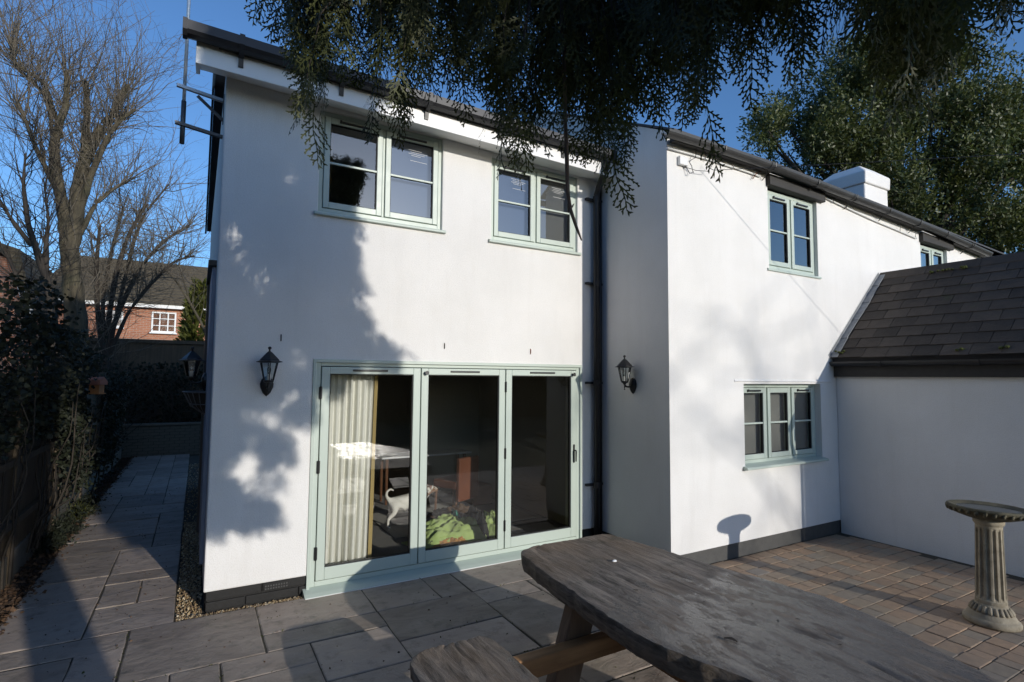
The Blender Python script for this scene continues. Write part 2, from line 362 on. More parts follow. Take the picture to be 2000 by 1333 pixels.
def place(V, Q, Rm, T, S=None):
    """instance V,Q with rotations (m,3,3), translations (m,3), scales (m,)"""
    m = len(T)
    if S is not None: Rm = Rm*S[:, None, None]
    W = np.einsum('mij,nj->mni', Rm, V) + T[:, None, :]
    F = Q[None] + (np.arange(m)*len(V))[:, None, None]
    return W.reshape(-1, 3), F.reshape(-1, Q.shape[1])
def rand_rot(m, rng=RNG):
    q = rng.normal(size=(m, 4)); q /= np.linalg.norm(q, axis=1)[:, None]; w_, x, y, z = q.T
    return np.stack([np.stack([1-2*(y*y+z*z), 2*(x*y-z*w_), 2*(x*z+y*w_)], -1), np.stack([2*(x*y+z*w_), 1-2*(x*x+z*z), 2*(y*z-x*w_)], -1), np.stack([2*(x*z-y*w_), 2*(y*z+x*w_), 1-2*(x*x+y*y)], -1)], 1)
def wall_panel(u0, u1, z0, z1, holes, y0, y1, ztop=None, to3=lambda u, d, z: (u, d, z)):
    """a wall in the u-z plane between depth y0 (outside) and y1, with rectangular holes; ztop(u) may bend the top edge"""
    us = sorted({u0, u1, *[h[0] for h in holes], *[h[1] for h in holes]}); zs = sorted({z0, z1, *[h[2] for h in holes], *[h[3] for h in holes]})
    mb = MB(); idx = {}
    def vid(u, d, z):
        k = (round(u, 5), d, round(z, 5))
        if k not in idx:
            zz = ztop(u) if (ztop and abs(z-z1) < 1e-6) else z
            idx[k] = len(mb.v); mb.v.append(to3(u, d, zz))
        return idx[k]
    nu, nz = len(us)-1, len(zs)-1
    def solid(i, j):
        if i < 0 or j < 0 or i >= nu or j >= nz: return False
        cu, cz = (us[i]+us[i+1])/2, (zs[j]+zs[j+1])/2
        return not any(h[0] < cu < h[1] and h[2] < cz < h[3] for h in holes)
    for i in range(nu):
        for j in range(nz):
            if not solid(i, j): continue
            a, b_, c, d = us[i], us[i+1], zs[j], zs[j+1]
            mb.f.append((vid(a,y0,c), vid(b_,y0,c), vid(b_,y0,d), vid(a,y0,d))); mb.f.append((vid(a,y1,d), vid(b_,y1,d), vid(b_,y1,c), vid(a,y1,c)))
            if not solid(i-1, j): mb.f.append((vid(a,y1,c), vid(a,y0,c), vid(a,y0,d), vid(a,y1,d)))
            if not solid(i+1, j): mb.f.append((vid(b_,y0,c), vid(b_,y1,c), vid(b_,y1,d), vid(b_,y0,d)))
            if not solid(i, j-1): mb.f.append((vid(a,y0,c), vid(a,y1,c), vid(b_,y1,c), vid(b_,y0,c)))
            if not solid(i, j+1): mb.f.append((vid(a,y0,d), vid(b_,y0,d), vid(b_,y1,d), vid(a,y1,d)))
    return mb

# ================================================================== SETTING
XW, YC, X2 = 4.31, -1.16, 7.50          # cottage side wall, cottage front, outbuilding wall
g = MB(); g.v += [(-400,-400,-.13),(400,-400,-.13),(400,400,-.13),(-400,400,-.13)]; g.f.append((0,1,2,3))
struct(obj('ground', g, 'lawn'))
s = MB(); s.v += [(-6,-1,-.055),(-.2,-1,-.055),(-.2,12,-.055),(-6,12,-.055)]; s.f.append((0,1,2,3))
struct(obj('soil_border', s, 'soil'))
# --- slab patio and path
m_ = MB().prism([(-1.4, -5.6), (3.6, -5.6), (3.6, -.085), (-.2, -.085), (-.2, 10.7), (-1.4, 10.7)], 2, -.12, -.0055)
patio = struct(obj('patio', m_, 'joint_sand', fixn=True))
def slab_mesh(x0, x1, y0, y1, zt, th=.05, ins=.006, jit=.004, rnd=random):
    mb = MB(); j = lambda: rnd.uniform(-jit, jit); q = [(x0,y0),(x1,y0),(x1,y1),(x0,y1)]
    q = [(a+j(), b_+j()) for a, b_ in q]; cx, cy = (x0+x1)/2, (y0+y1)/2
    ring = []
    for k in range(4):
        a, b_ = Vector(q[k]), Vector(q[(k+1) % 4]); ring.append(a)
        nn = 3
        for t in range(1, nn): ring.append(a.lerp(b_, t/nn)+Vector((j(), j()))*.9)
    n = len(ring); tilt = (rnd.uniform(-.004,.004), rnd.uniform(-.004,.004))
    z = lambda p: zt+tilt[0]*(p[0]-cx)+tilt[1]*(p[1]-cy)
    for p in ring: mb.v.append((p.x-cx, p.y-cy, zt-th))
    for p in ring: mb.v.append((p.x-cx, p.y-cy, z(p)-ins*.7))
    for p in ring:
        d = Vector((cx, cy))-p; d = d.normalized()*ins*1.5; e = p+d; mb.v.append((e.x-cx, e.y-cy, z(e)))
    for L in (0, n):
        for k in range(n): mb.f.append((L+k, L+(k+1) % n, L+n+(k+1) % n, L+n+k))
    mb.f.append(tuple(range(2*n, 3*n)))
    return mb, cx, cy
U_ = .30
def cell_ok(i, j):
    x, y = -1.4+(i+.5)*U_, -.085+(j+.5)*U_
    if y < -.085: return -1.4 < x < 3.6 and y > -5.5
    return x < -.2 and y < 10.6
occ = set(); rs = random.Random(11)
SIZES = [(3,2)]*6+[(2,3)]*4+[(2,2)]*4+[(3,1)]*3+[(2,1)]*2+[(1,2)]*2+[(3,3)]*2
for j in list(range(-1, -19, -1))+list(range(0, 36)):
    for i in range(0, 17):
        if (i, j) in occ or not cell_ok(i, j): continue
        dj = -1 if j < 0 else 1
        for (w_, h_) in [rs.choice(SIZES) for _ in range(7)]+[(2,1),(1,2),(1,1)]:
            cells = [(i+a, j+dj*b_) for a in range(w_) for b_ in range(h_)]
            if all(c not in occ and cell_ok(*c) and ((c[1] < 0) == (j < 0)) for c in cells): break
        occ.update(cells)
        i0, i1 = min(c[0] for c in cells), max(c[0] for c in cells)+1; j0, j1 = min(c[1] for c in cells), max(c[1] for c in cells)+1
        x0, x1, y0, y1 = -1.4+i0*U_, -1.4+i1*U_, -.085+j0*U_, -.085+j1*U_
        g_ = .0055
        mb, cx, cy = slab_mesh(x0+g_, x1-g_, y0+g_, y1-g_, rs.uniform(-.003,.003), rnd=rs)
        o = obj('slab', mb, 'sandstone', patio, fixn=False); o.location = (cx, cy, 0)
# --- block paving in the courtyard
BZ = -.045
m_ = MB(); m_.box(3.605, X2, -5.4, YC+.02, -.13, BZ-.006); m_.box(3.605, XW, YC+.021, -.02, -.13, BZ-.006)
court = struct(obj('block_paving', m_, 'joint_sand'))
ROW = .162; LEN = (.118, .162, .212)
protos = {}
for L in LEN:
    for v_ in range(3):
        mb, _, _ = slab_mesh(-L/2+.003, L/2-.003, -ROW/2+.003, ROW/2-.003, 0, .06, .005, .0025, rs)
        me = bpy.data.meshes.new('paver'); me.from_pydata(mb.v, [], mb.f); me.materials.append(MATS['paver']); protos[(L, v_)] = me
blocks = []
yy = YC-.01-ROW/2; r0 = 0
while yy > -5.3:
    x = 3.615-rs.uniform(0, .15)
    while x < X2-.03:
        L = rs.choices(LEN, (2, 4, 4))[0]; xc = x+L/2
        if xc-L/2 > 3.60 and xc+L/2 < X2-.004: blocks.append((xc, yy, L))
        x += L
    yy -= ROW
def vis(p, marg=60):
    d = np.array(p)-CAM; z = d@FW
    if z < .2: return None
    px, py = 1000+F_PX*(d@RT)/z, 666.5-F_PX*(d@UP)/z
    return (px, py, z) if -marg < px < 2000+marg and -marg < py < 1333+marg else None
def hidden_by_table(x, y):
    v = vis((x, y, BZ)); 
    return False
vb = []
for b_ in blocks:
    v = vis((b_[0], b_[1], BZ))
    if v and not (v[0] < 1395 and v[1] > 1110) and not (v[1] > 1090+ (v[0]-1390)*.40+22 and v[0] < 2000): vb.append((v[2], b_))
vb.sort(); near = [q[1] for q in vb[:300]]; nearset = set(near)
for (xc, yc, L) in near:
    o = bpy.data.objects.new('paver', protos[(L, rs.randrange(3))]); COL.objects.link(o); o.parent = court
    o.location = (xc, yc, BZ+rs.uniform(-.003,.003)); o.rotation_euler = (rs.uniform(-.012,.012), rs.uniform(-.012,.012), rs.uniform(-.008,.008))
mb = MB()
for b_ in blocks:
    if b_ in nearset: continue
    q, cx, cy = slab_mesh(b_[0]-b_[2]/2+.003, b_[0]+b_[2]/2-.003, b_[1]-ROW/2+.003, b_[1]+ROW/2-.003, BZ+rs.uniform(-.003,.003), .06, .005, .0025, rs)
    i = len(mb.v); mb.v += [(a+cx, b2+cy, c) for a, b2, c in q.v]; mb.f += [tuple(i+k for k in f) for f in q.f]
o = obj('pavers', mb, 'paver', court, fixn=False); o['kind'] = 'stuff'
# --- gravel strip beside the extension
octa = np.array([(1,0,0),(-1,0,0),(0,1,0),(0,-1,0),(0,0,1),(0,0,-1)], float); octf = np.array([(0,2,4),(2,1,4),(1,3,4),(3,0,4),(2,0,5),(1,2,5),(3,1,5),(0,3,5)])
octa2 = octa.copy()
T = []
for _ in range(5200):
    k = RNG.random()
    if k < .62: x, y = RNG.uniform(-.195, -.005), RNG.uniform(-.08, 3.4)**1
    elif k < .9: x, y = RNG.uniform(-.195, .85), RNG.uniform(-.082, -.0)
    else: x, y = RNG.uniform(-.195, -.005), RNG.uniform(3.4, 9)
    T.append((x, y, RNG.uniform(-.035, -.008)))
T = np.array(T); S = RNG.uniform(.006, .013, len(T)); Rr = rand_rot(len(T)); Rr = Rr*RNG.uniform(.6, 1.3, (len(T), 1, 3))
V, Fq = place(octa2, octf, Rr, T, S)
pal = np.array([(.38,.27,.14),(.48,.37,.22),(.30,.20,.10),(.55,.47,.34),(.22,.15,.09),(.42,.30,.16)])
cols = np.repeat(pal[RNG.integers(0, 6, len(T))]*RNG.uniform(.7,1.15,(len(T),1)), 6, 0)
gr = npmesh('gravel', V, Fq, 'gravel', None, cols); tag(gr, 'golden pea gravel strip at the foot of the white wall', 'gravel', kind='stuff')
mb = MB(); mb.box(-.199, 0.3, -.084, 10.6, -.12, -.03); mb.box(.3, .86, -.084, .1, -.12, -.03); struct(obj('gravel_bed', mb, 'joint_sand'))

# ================================================================== WINDOWS
def ring(mb, x0, x1, z0, z1, w, y0, y1, wb=None, wt=None):
    wb = w if wb is None else wb; wt = w if wt is None else wt
    mb.box(x0, x0+w, y0, y1, z0, z1); mb.box(x1-w, x1, y0, y1, z0, z1)
    mb.box(x0+w, x1-w, y0, y1, z0, z0+wb); mb.box(x0+w, x1-w, y0, y1, z1-wt, z1); return mb
def sill_mesh(x0, x1, y0, y1, z, h=.045):
    return MB().prism([(y0, z-h*.45), (y0-.002, z-h*.9), (y0+.012, z-h), (y1, z-h), (y1, z+.015), (y0+.01, z-h*.25)], 0, x0, x1)
def tilt(mb):
    mb.v = [(a, b_, c+.012-.0213*(a+.3)) for a, b_, c in mb.v]; return mb
def make_window(parent, x0, x1, z0, z1, y, n, glass='upper_glass', backing=None, sill=True, fw=.045, vents=None, label=None, sill_out=.07):
    """casement window with n sashes; y is the face of the outer frame (the wall face is nearer the viewer)"""
    fr = MB(); ring(fr, x0, x1, z0+.03, z1, fw, y, y+.07)
    wcell = (x1-x0-2*fw)/n
    for k in range(1, n):
        xm = x0+fw+k*wcell; fr.box(xm-.012, xm+.012, y+.004, y+.066, z0+.03+fw, z1-fw)
    win = obj('window', fr, 'sage_paint', parent, bevel=.004)
    if label: win['label'] = label
    for k in range(n):
        a = x0+fw+k*wcell+(.005 if k == 0 else .017); b_ = x0+fw+(k+1)*wcell-(.005 if k == n-1 else .017); c, d = z0+.03+fw+.005, z1-fw-.005
        gk = MB(); ring(gk, a-.0045, b_+.0045, c-.0045, d+.0045, .02, y+.02, y+.06); obj('gasket', gk, 'gasket', win)
        sw = .055 if wcell > .4 else .048
        sm = MB(); ring(sm, a, b_, c, d, sw, y-.012, y+.05, wb=sw*1.1, wt=sw*1.15); obj('sash', sm, 'sage_paint', win, bevel=.005)
        gx0, gx1, gz0, gz1 = a+sw, b_-sw, c+sw*1.1, d-sw*1.15
        gk = MB(); ring(gk, gx0-.001, gx1+.001, gz0-.001, gz1+.001, .007, y+.0, y+.03); obj('glazing_seal', gk, 'gasket', win)
        pm = MB(); pm.v += [(gx0, y+.018, gz0), (gx1, y+.018, gz0), (gx1, y+.018, gz1), (gx0, y+.018, gz1)]; pm.f.append((0,1,2,3)); obj('pane', pm, glass, win, fixn=False)
        if glass == 'upper_glass' and backing and (backing[k] if isinstance(backing, (list, tuple)) else None):
            sx0, sz0 = gx0+(gx1-gx0)*.42, gz1-(gz1-gz0)*.10; lw = (gx1-gx0)*.45
            for q_, (dx, dz, ww) in enumerate(((0, 0, .7), (.02, -.022, .9), (.0, -.04, .85), (.03, -.058, .5), (.02, -.115, .9))):
                sm_ = MB().obox((sx0+dx+lw*ww/2, y+.0165, sz0+dz), (lw*ww/2, 0, -.002), (0, .0006, 0), (0, 0, .0014)); obj('glass_label_line', sm_, 'white_paint', win)
        zm = (gz0+gz1)/2
        bm_ = MB().box(gx0-.002, gx1+.002, y-.002, y+.032, zm-.011, zm+.011); obj('glazing_bar', bm_, 'sage_paint', win, bevel=.004)
        if vents is None or k in vents:
            L = (b_-a)*.52; xc = (a+b_)/2; v_ = MB().box(xc-L/2, xc+L/2, y-.028, y-.012, d-.046, d-.026); v_.box(xc-L/2, xc-L/2+.02, y-.034, y-.012, d-.048, d-.018); obj('trickle_vent', v_, 'black_plastic', win, bevel=.003)
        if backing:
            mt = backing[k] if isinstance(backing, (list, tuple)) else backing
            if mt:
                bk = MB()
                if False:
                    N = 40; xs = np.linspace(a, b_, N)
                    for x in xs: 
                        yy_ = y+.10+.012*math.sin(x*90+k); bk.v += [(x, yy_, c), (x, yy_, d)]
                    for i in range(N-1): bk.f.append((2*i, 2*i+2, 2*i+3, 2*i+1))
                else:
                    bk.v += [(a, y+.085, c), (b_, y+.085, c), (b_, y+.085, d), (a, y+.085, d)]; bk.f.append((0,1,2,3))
                obj('sky_tint_backing' if mt == 'sky_tint' else 'blind', bk, mt, win, fixn=False)
    if sill:
        obj('sill', sill_mesh(x0-.035, x1+.035, y-sill_out, y+.05, z0+.03), 'sage_paint', win, bevel=.003)
    return win

# ================================================================== EXTENSION
ext = empty('house_extension', (0, 0, 0)); tag(ext, 'white rendered house extension with sage green bifold doors and two upper windows', 'house')
D0, D1_, DZ = .86, 3.98, 2.15
W1 = (.825, 2.12, 3.575, 4.625); W2 = (2.72, 3.95, 3.555, 4.548)
ZP = .16
def inset(h): return (h[0]+.004, h[1]-.004, h[2], h[3]-.004)
wp = wall_panel(0, XW, ZP, 4.80, [(D0+.004, D1_-.004, ZP, DZ-.004), inset(W1), inset(W2)], 0, .30)
obj('front_wall', wp, 'render', ext, bevel=.012)
wp = MB(); wp.box(0.0, .3, .30, 6.2, ZP, 4.78); obj('side_wall', wp, 'render', ext)
wp = MB(); wp.box(.3, XW, 5.9, 6.2, 0, 4.72); obj('rear_wall', wp, 'render', ext)
# plinth: two courses of black painted blocks, on the front left of the doors and down the side
pl = MB().prism([(.03, .03), (D0-.03, .03), (D0-.03, .28), (.28, .28), (.28, 6.1), (.03, 6.1)], 2, -.1, ZP-.002)
plo = obj('plinth', pl, 'bitumen', ext)
obj('plinth', MB().box(D1_+.02, XW, .02, .28, -.1, ZP-.002), 'bitumen', ext)
for cz, off in ((.083, 0), (-.003, .13)):
    x = .016-off
    while x < D0-.03:
        a, b_ = max(x, .016), min(x+.44, D0-.025)
        if b_-a > .04: 
            mb = MB().box(a+.004, b_-.004, .012, .04, cz, cz+.073); obj('brick', mb, 'bitumen', plo, bevel=.006)
        x += .44
    y = .012
    while y < 6:
        mb = MB().box(.012, .04, max(y, .045)+.004, y+.436, cz, cz+.073); obj('brick', mb, 'bitumen', plo, bevel=.006); y += .44
ab = MB().box(.47, .685, .006, .03, .088, .152)
abo = obj('air_brick', ab, 'bitumen', plo, bevel=.003)
mb = MB()
for i in range(9):
    for k in range(2): mb.box(.482+i*.022, .494+i*.022, .001, .007, .098+k*.024, .110+k*.024)
obj('air_brick_grille', mb, 'plinth_grey', plo)
# fascia, soffit, gutter, roof
obj('fascia', tilt(MB().box(-.235, 4.28, -.300, -.278, 4.598, 4.83)), 'white_upvc', ext, bevel=.004)
sf = MB()
for x in (-.230, 4.29): sf.v += [(x, -.277, 4.622-.0213*x), (x, -.001, 4.700-.036*x), (x, -.001, 4.720-.036*x), (x, -.277, 4.642-.0213*x)]
sf.f = [(0,1,2,3), (7,6,5,4), (0,4,5,1), (1,5,6,2), (2,6,7,3), (3,7,4,0)]
obj('soffit', sf, 'white_upvc', ext)
obj('box_end', tilt(MB().prism([(-.277, 4.60), (.10, 4.70), (.10, 4.83), (-.277, 4.83)], 0, -.236, -.205)), 'white_upvc', ext, bevel=.004)
gp = [(-.304, 4.875), (-.304, 4.80), (-.32, 4.772), (-.365, 4.758), (-.41, 4.772), (-.428, 4.80), (-.428, 4.878), (-.421, 4.878), (-.421, 4.805), (-.405, 4.78), (-.365, 4.767), (-.325, 4.78), (-.312, 4.805), (-.312, 4.875)]
gut = obj('gutter', tilt(MB().prism(gp, 0, -.325, 4.225)), 'black_plastic', ext)
obj('gutter_stop', tilt(MB().prism([(-.300, 4.885), (-.300, 4.79), (-.33, 4.755), (-.40, 4.755), (-.434, 4.79), (-.434, 4.885)], 0, -.333, -.300)), 'black_plastic', gut)
for x in (.10, .95, 1.80, 2.65, 3.5):
    br = MB().prism([(-.301, 4.80), (-.301, 4.66), (-.312, 4.66), (-.325, 4.73), (-.37, 4.748), (-.42, 4.765), (-.437, 4.80), (-.437, 4.888), (-.43, 4.888), (-.43, 4.80)], 0, x-.02, x+.02)
    obj('gutter_bracket', tilt(br), 'black_plastic', gut)
rp = [(-.34, 4.82), (3.1, 6.14), (6.5, 4.82), (6.5, 4.77), (3.1, 6.07), (-.30, 4.77)]
rf = obj('roof', tilt(MB().prism(rp, 0, -.07, XW-.002)), 'roof_slate', ext)
obj('verge', MB().prism([(-.30, 4.86), (3.1, 6.18), (6.5, 4.86), (6.5, 4.72), (3.1, 6.02), (-.27, 4.77)], 0, -.10, -.072), 'black_plastic', rf)
# black edged cladding boxes on the side wall
c2 = obj('side_cladding', MB().box(-.035, -.001, .35, 1.7, .30, 3.02), 'cladding', ext, bevel=.003)
obj('cladding_cap', MB().box(-.07, -.001, .32, 1.73, 3.03, 3.08), 'black_plastic', c2)
obj('cladding_trim', MB().box(-.06, -.034, 1.5, 1.72, .30, 3.025), 'black_plastic', c2)
# downpipe in the inner corner
dp = MB(); dp.tube([(4.13, -.365, 4.77), (4.13, -.365, 4.66), (4.14, -.34, 4.60), (4.18, -.14, 4.42), (4.19, -.08, 4.34), (4.19, -.07, 4.2), (4.19, -.07, -.02)], .036, 14)
dpo = obj('downpipe', dp, 'black_plastic', ext, smooth=True)
for z in (4.28, 3.2, 1.95, .7):
    mb = MB().lathe([(.043, -.035), (.043, .035)], 14, (4.19, -.07, z)); obj('pipe_collar', mb, 'black_plastic', dpo)
    mb = MB().box(4.06, 4.32, -.045, -.002, z-.015, z+.012); mb.tube([(4.08, -.05, z), (4.08, -.004, z)], .014, 8); obj('pipe_clip', mb, 'black_plastic', dpo)
obj('hopper', MB().box(4.085, 4.175, -.41, -.32, 4.70, 4.80), 'black_plastic', dpo, bevel=.01)
mb = MB().tube([(4.285, -.03, 4.5), (4.285, -.03, .0)], .02, 10); obj('overflow_pipe', mb, 'black_plastic', ext, smooth=True)
# windows
make_window(ext, *W1, .035, 2, 'upper_glass', [None, 'sky_tint'], label='upper window with a see-through left sash')
make_window(ext, *W2, .035, 2, 'upper_glass', ['sky_tint', 'blind'], label='upper window near the downpipe')
# bifold doors
fy = .012
fr = MB(); ring(fr, D0, D1_, .045, DZ, .045, fy, fy+.09, wt=.045); 
door = obj('bifold_door', fr, 'sage_paint', ext, bevel=.004); door['label'] = 'sage green three-leaf bifold glass door'
obj('frame_cover', MB().box(D0-.03, D0-.001, -.012, .03, .02, DZ+.02).box(D0-.001, D1_+.03, -.012, .008, DZ-.012, DZ+.02).box(D1_+.001, D1_+.03, -.012, .03, .02, DZ-.0125), 'sage_paint', door, bevel=.003)
obj('threshold', MB().prism([(-.135, -.012), (-.135, .006), (-.09, .022), (.02, .045), (.11, .045), (.11, -.012)], 0, D0-.06, D1_+.02), 'sage_paint', door, bevel=.003)
obj('drip_bar', MB().box(D0-.055, D1_+.01, -.142, -.136, -.010, .004), 'white_paint', door)
lx = [(.912, 1.908), (1.918, 2.925), (2.937, 3.928)]
for k, (a, b_) in enumerate(lx):
    z0_, z1_ = .098, DZ-.052; sw = .078
    mb = MB(); ring(mb, a-.006, b_+.006, z0_-.008, z1_+.006, .02, fy+.03, fy+.06); obj('gasket', mb, 'gasket', door)
    mb = MB(); ring(mb, a, b_, z0_, z1_, sw, fy-.012, fy+.06, wb=.112, wt=.068); obj('leaf_frame', mb, 'sage_paint', door, bevel=.005)
    gx0, gx1, gz0, gz1 = a+sw, b_-sw, z0_+.112, z1_-.068
    mb = MB(); ring(mb, gx0-.001, gx1+.001, gz0-.001, gz1+.001, .009, fy+.004, fy+.04); obj('glazing_seal', mb, 'gasket', door)
    mb = MB(); mb.v += [(gx0, fy+.02, gz0), (gx1, fy+.02, gz0), (gx1, fy+.02, gz1), (gx0, fy+.02, gz1)]; mb.f.append((0,1,2,3)); obj('pane', mb, 'glass', door, fixn=False)
    xc = (a+b_)/2+(-.03 if k == 0 else .0); mb = MB().box(xc-.175, xc+.175, fy-.022, fy-.010, z1_-.042, z1_-.022); obj('trickle_vent', mb, 'black_plastic', door, bevel=.003)
for x, zz in ((.907, (.35, 1.15, 1.85)), (2.931, (.35, 1.15, 1.9))):
    for z in zz:
        mb = MB().tube([(x, fy-.016, z-.06), (x, fy-.016, z+.06)], .011, 10); mb.box(x-.014, x+.014, fy-.014, fy-.004, z-.055, z+.055); obj('hinge', mb, 'black_metal', door)
for x in (1.965, 3.875):
    mb = MB().tube([(x, fy-.012, DZ-.10), (x, fy-.035, DZ-.10), (x, fy-.05, DZ-.10)], [.016, .016, .022], 14); obj('door_stop', mb, 'black_plastic', door)
mb = MB().box(3.88, 3.905, fy-.02, fy-.011, .98, 1.20); obj('handle_plate', mb, 'black_metal', door, bevel=.004)
mb = MB().tube([(3.893, fy-.02, 1.13), (3.893, fy-.055, 1.13), (3.893, fy-.058, 1.12), (3.893, fy-.056, 1.0)], [.009, .009, .010, .008], 8); obj('handle', mb, 'black_metal', door)
# room behind the doors and the upper rooms
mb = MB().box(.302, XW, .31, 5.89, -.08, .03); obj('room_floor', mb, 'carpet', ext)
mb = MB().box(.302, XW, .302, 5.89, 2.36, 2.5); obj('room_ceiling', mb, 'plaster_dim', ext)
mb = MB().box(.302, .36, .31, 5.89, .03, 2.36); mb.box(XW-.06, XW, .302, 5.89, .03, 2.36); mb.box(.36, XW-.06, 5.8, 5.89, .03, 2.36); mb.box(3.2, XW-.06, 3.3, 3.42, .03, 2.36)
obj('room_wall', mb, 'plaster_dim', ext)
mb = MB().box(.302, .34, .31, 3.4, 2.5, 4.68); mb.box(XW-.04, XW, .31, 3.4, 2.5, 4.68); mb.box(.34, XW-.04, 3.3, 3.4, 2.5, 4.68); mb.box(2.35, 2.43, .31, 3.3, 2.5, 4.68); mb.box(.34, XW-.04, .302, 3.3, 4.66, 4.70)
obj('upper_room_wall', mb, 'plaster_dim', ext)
mb = MB(); N = 24
for i in range(N):
    x = .86+.11*i/(N-1); yq = .2+.02*math.sin(i*1.5); mb.v += [(x, yq, 3.6), (x+.03, yq, 4.6)]
for i in range(N-1): mb.f.append((2*i, 2*i+2, 2*i+3, 2*i+1))
obj('bedroom_curtain', mb, 'curtain_lining', ext, fixn=False)

# ================================================================== COTTAGE
cot = empty('cottage', (XW, YC, 0)); tag(cot, 'old white cottage wing with cast iron gutter and chimney, standing forward of the bifold doors', 'house')
cot_inv = Matrix.Translation((-XW, -YC, 0))
def cobj(name, mb, mat, parent=cot, **k):
    if parent is cot: mb.v = [(a-XW, b_-YC, c) for a, b_, c in mb.v]
    return obj(name, mb, mat, parent, **k)
gpx = [(1303, 260), (1400, 290), (1500, 324), (1600, 362), (1720, 408), (1830, 452), (1932, 497)]
gpt = [pix(a, b_, 1, YC-.14) for a, b_ in gpx]
gx_ = [p[0] for p in gpt]; gz_ = [p[2] for p in gpt]
def ze(x): return float(np.interp(x, gx_, gz_))+.01
LW = (5.54, 7.13, .955, 1.955); CW1 = (6.08, 7.16, 3.395, 4.45); CW2 = (10.05, 11.0, 3.25, 4.26)
CX1 = 13.4
def ins2(h): return (h[0]+.004, h[1]-.004, h[2], h[3])
class P2: pass
wp = wall_panel(XW, CX1, .12, 4.8, [ins2(LW), (CW1[0]+.004, CW1[1]-.004, CW1[2], CW1[3]+.10), (CW2[0]+.004, CW2[1]-.004, CW2[2], CW2[3]+.1)], YC, YC+.36, ztop=lambda u: ze(u)+.0)
cobj('front_wall', wp, 'render')
RY = 1.5; RZ = ze(XW)+.12+.51*(RY-YC)
cobj('side_wall', MB().prism([(YC+.36, .12), (YC+.36, ze(XW)+.29), (RY, ze(XW)+1.46), (RY*2-YC, ze(XW)+.1), (RY*2-YC, .12)], 0, XW, XW+.36), 'render')
mb = MB(); mb.prism([(YC, ze(XW)), (YC+.36, ze(XW)), (YC+.36, ze(XW)+.29), (YC, ze(XW)+.10)], 0, XW, XW+.355); cobj('gable_shoulder', mb, 'render')
mb = MB(); mb.box(XW+.015, CX1, YC+.015, YC+.3, -.12, .119); mb.box(XW+.016, XW+.3, YC+.3, 3.9, -.12, .119); cobj('plinth', mb, 'plinth_grey')
# roof
def roofpt(t): return ze(XW)+.06+.51*t
mb = MB()
for x in (XW-.02, 6, 9, CX1+.1):
    dz = ze(x)-ze(XW); e = YC-.13; z0_ = ze(XW)+.075+dz
    mb.v += [(x, e, z0_), (x, RY, z0_+.51*(RY-e)), (x, 2*RY-e, z0_), (x, 2*RY-e, z0_-.03), (x, RY, z0_+.51*(RY-e)-.03), (x, e, z0_-.025)]
for k in range(3):
    for j in range(6): A = k*6; mb.f.append((A+j, A+(j+1) % 6, A+6+(j+1) % 6, A+6+j))
mb.f.append((5,4,3,2,1,0)); mb.f.append(tuple(range(18, 24)))
cr = cobj('roof', mb, 'roof_slate')
# gutter, brackets, eaves boards
gm = MB()
def halfpipe(mb, pts, r, n=9, th=.006):
    for k, p in enumerate(pts):
        for rr in (r, r-th):
            for j in range(n+1):
                t = math.pi+math.pi*j/n; mb.v.append((p[0], p[1]+rr*math.cos(t), p[2]+.02+rr*math.sin(t)))
    m = 2*(n+1)
    for k in range(len(pts)-1):
        for j in range(n):
            A = k*m; mb.f.append((A+j, A+j+1, A+m+j+1, A+m+j)); B = A+n+1; mb.f.append((B+j+1, B+j, B+m+j, B+m+j+1))
        A = k*m; mb.f.append((A+n, A+n+1+n, A+m+n+1+n, A+m+n)); mb.f.append((A, A+m, A+m+n+1, A+n+1))
    for A in (0, (len(pts)-1)*m):
        for j in range(n): mb.f.append((A+j, A+j+1, A+n+1+j+1, A+n+1+j))
    return mb
gpts = [Vector(p) for p in gpt]
gpts = [gpts[0]+(gpts[0]-gpts[1])*.03]+gpts[1:]
cg = cobj('gutter', halfpipe(gm, gpts, .062), 'cast_iron', smooth=False)
def along(pts, s):
    for a, b_ in zip(pts, pts[1:]):
        L = (b_-a).length
        if s <= L: return a.lerp(b_, s/L)
        s -= L
    return pts[-1]
tot = sum((b_-a).length for a, b_ in zip(gpts, gpts[1:]))
cgl = cg
def child_of_cot(name, mb, mat, **k):
    mb.v = [(a-XW, b_-YC, c) for a, b_, c in mb.v]; return obj(name, mb, mat, cgl, **k)
for s_ in np.arange(.9, tot, .92):
    p = along(gpts, s_); mb = MB()
    for dx in (-.014, .014):
        pass
    mb.tube([(p.x, p.y+.064, p.z+.045), (p.x, p.y+.060, p.z-.02), (p.x, p.y+.03, p.z-.05), (p.x, p.y-.03, p.z-.05), (p.x, p.y-.062, p.z-.02), (p.x, p.y-.068, p.z+.03)], .007, 6)
    mb.tube([(p.x, p.y+.05, p.z-.04), (p.x, p.y+.10, p.z-.11), (p.x, p.y+.13, p.z-.13)], .006, 6)
    child_of_cot('gutter_bracket', mb, 'cast_iron')
for s_ in (1.75, 3.6, 5.5, 7.4):
    p = along(gpts, s_); q = along(gpts, s_+.07); child_of_cot('gutter_joint', halfpipe(MB(), [p, q], .069), 'cast_iron')
for a, b_ in ((XW+.03, 6.07), (7.18, 10.03), (11.03, 13.2)):
    mb = MB(); n = 6; xs = np.linspace(a, b_, n)
    for k in range(n-1):
        mb.bar((xs[k], YC-.05, ze(xs[k])-.015), (xs[k+1], YC-.05, ze(xs[k+1])-.015), .07, .045)
    cobj('eaves_board', mb, 'old_timber_black')
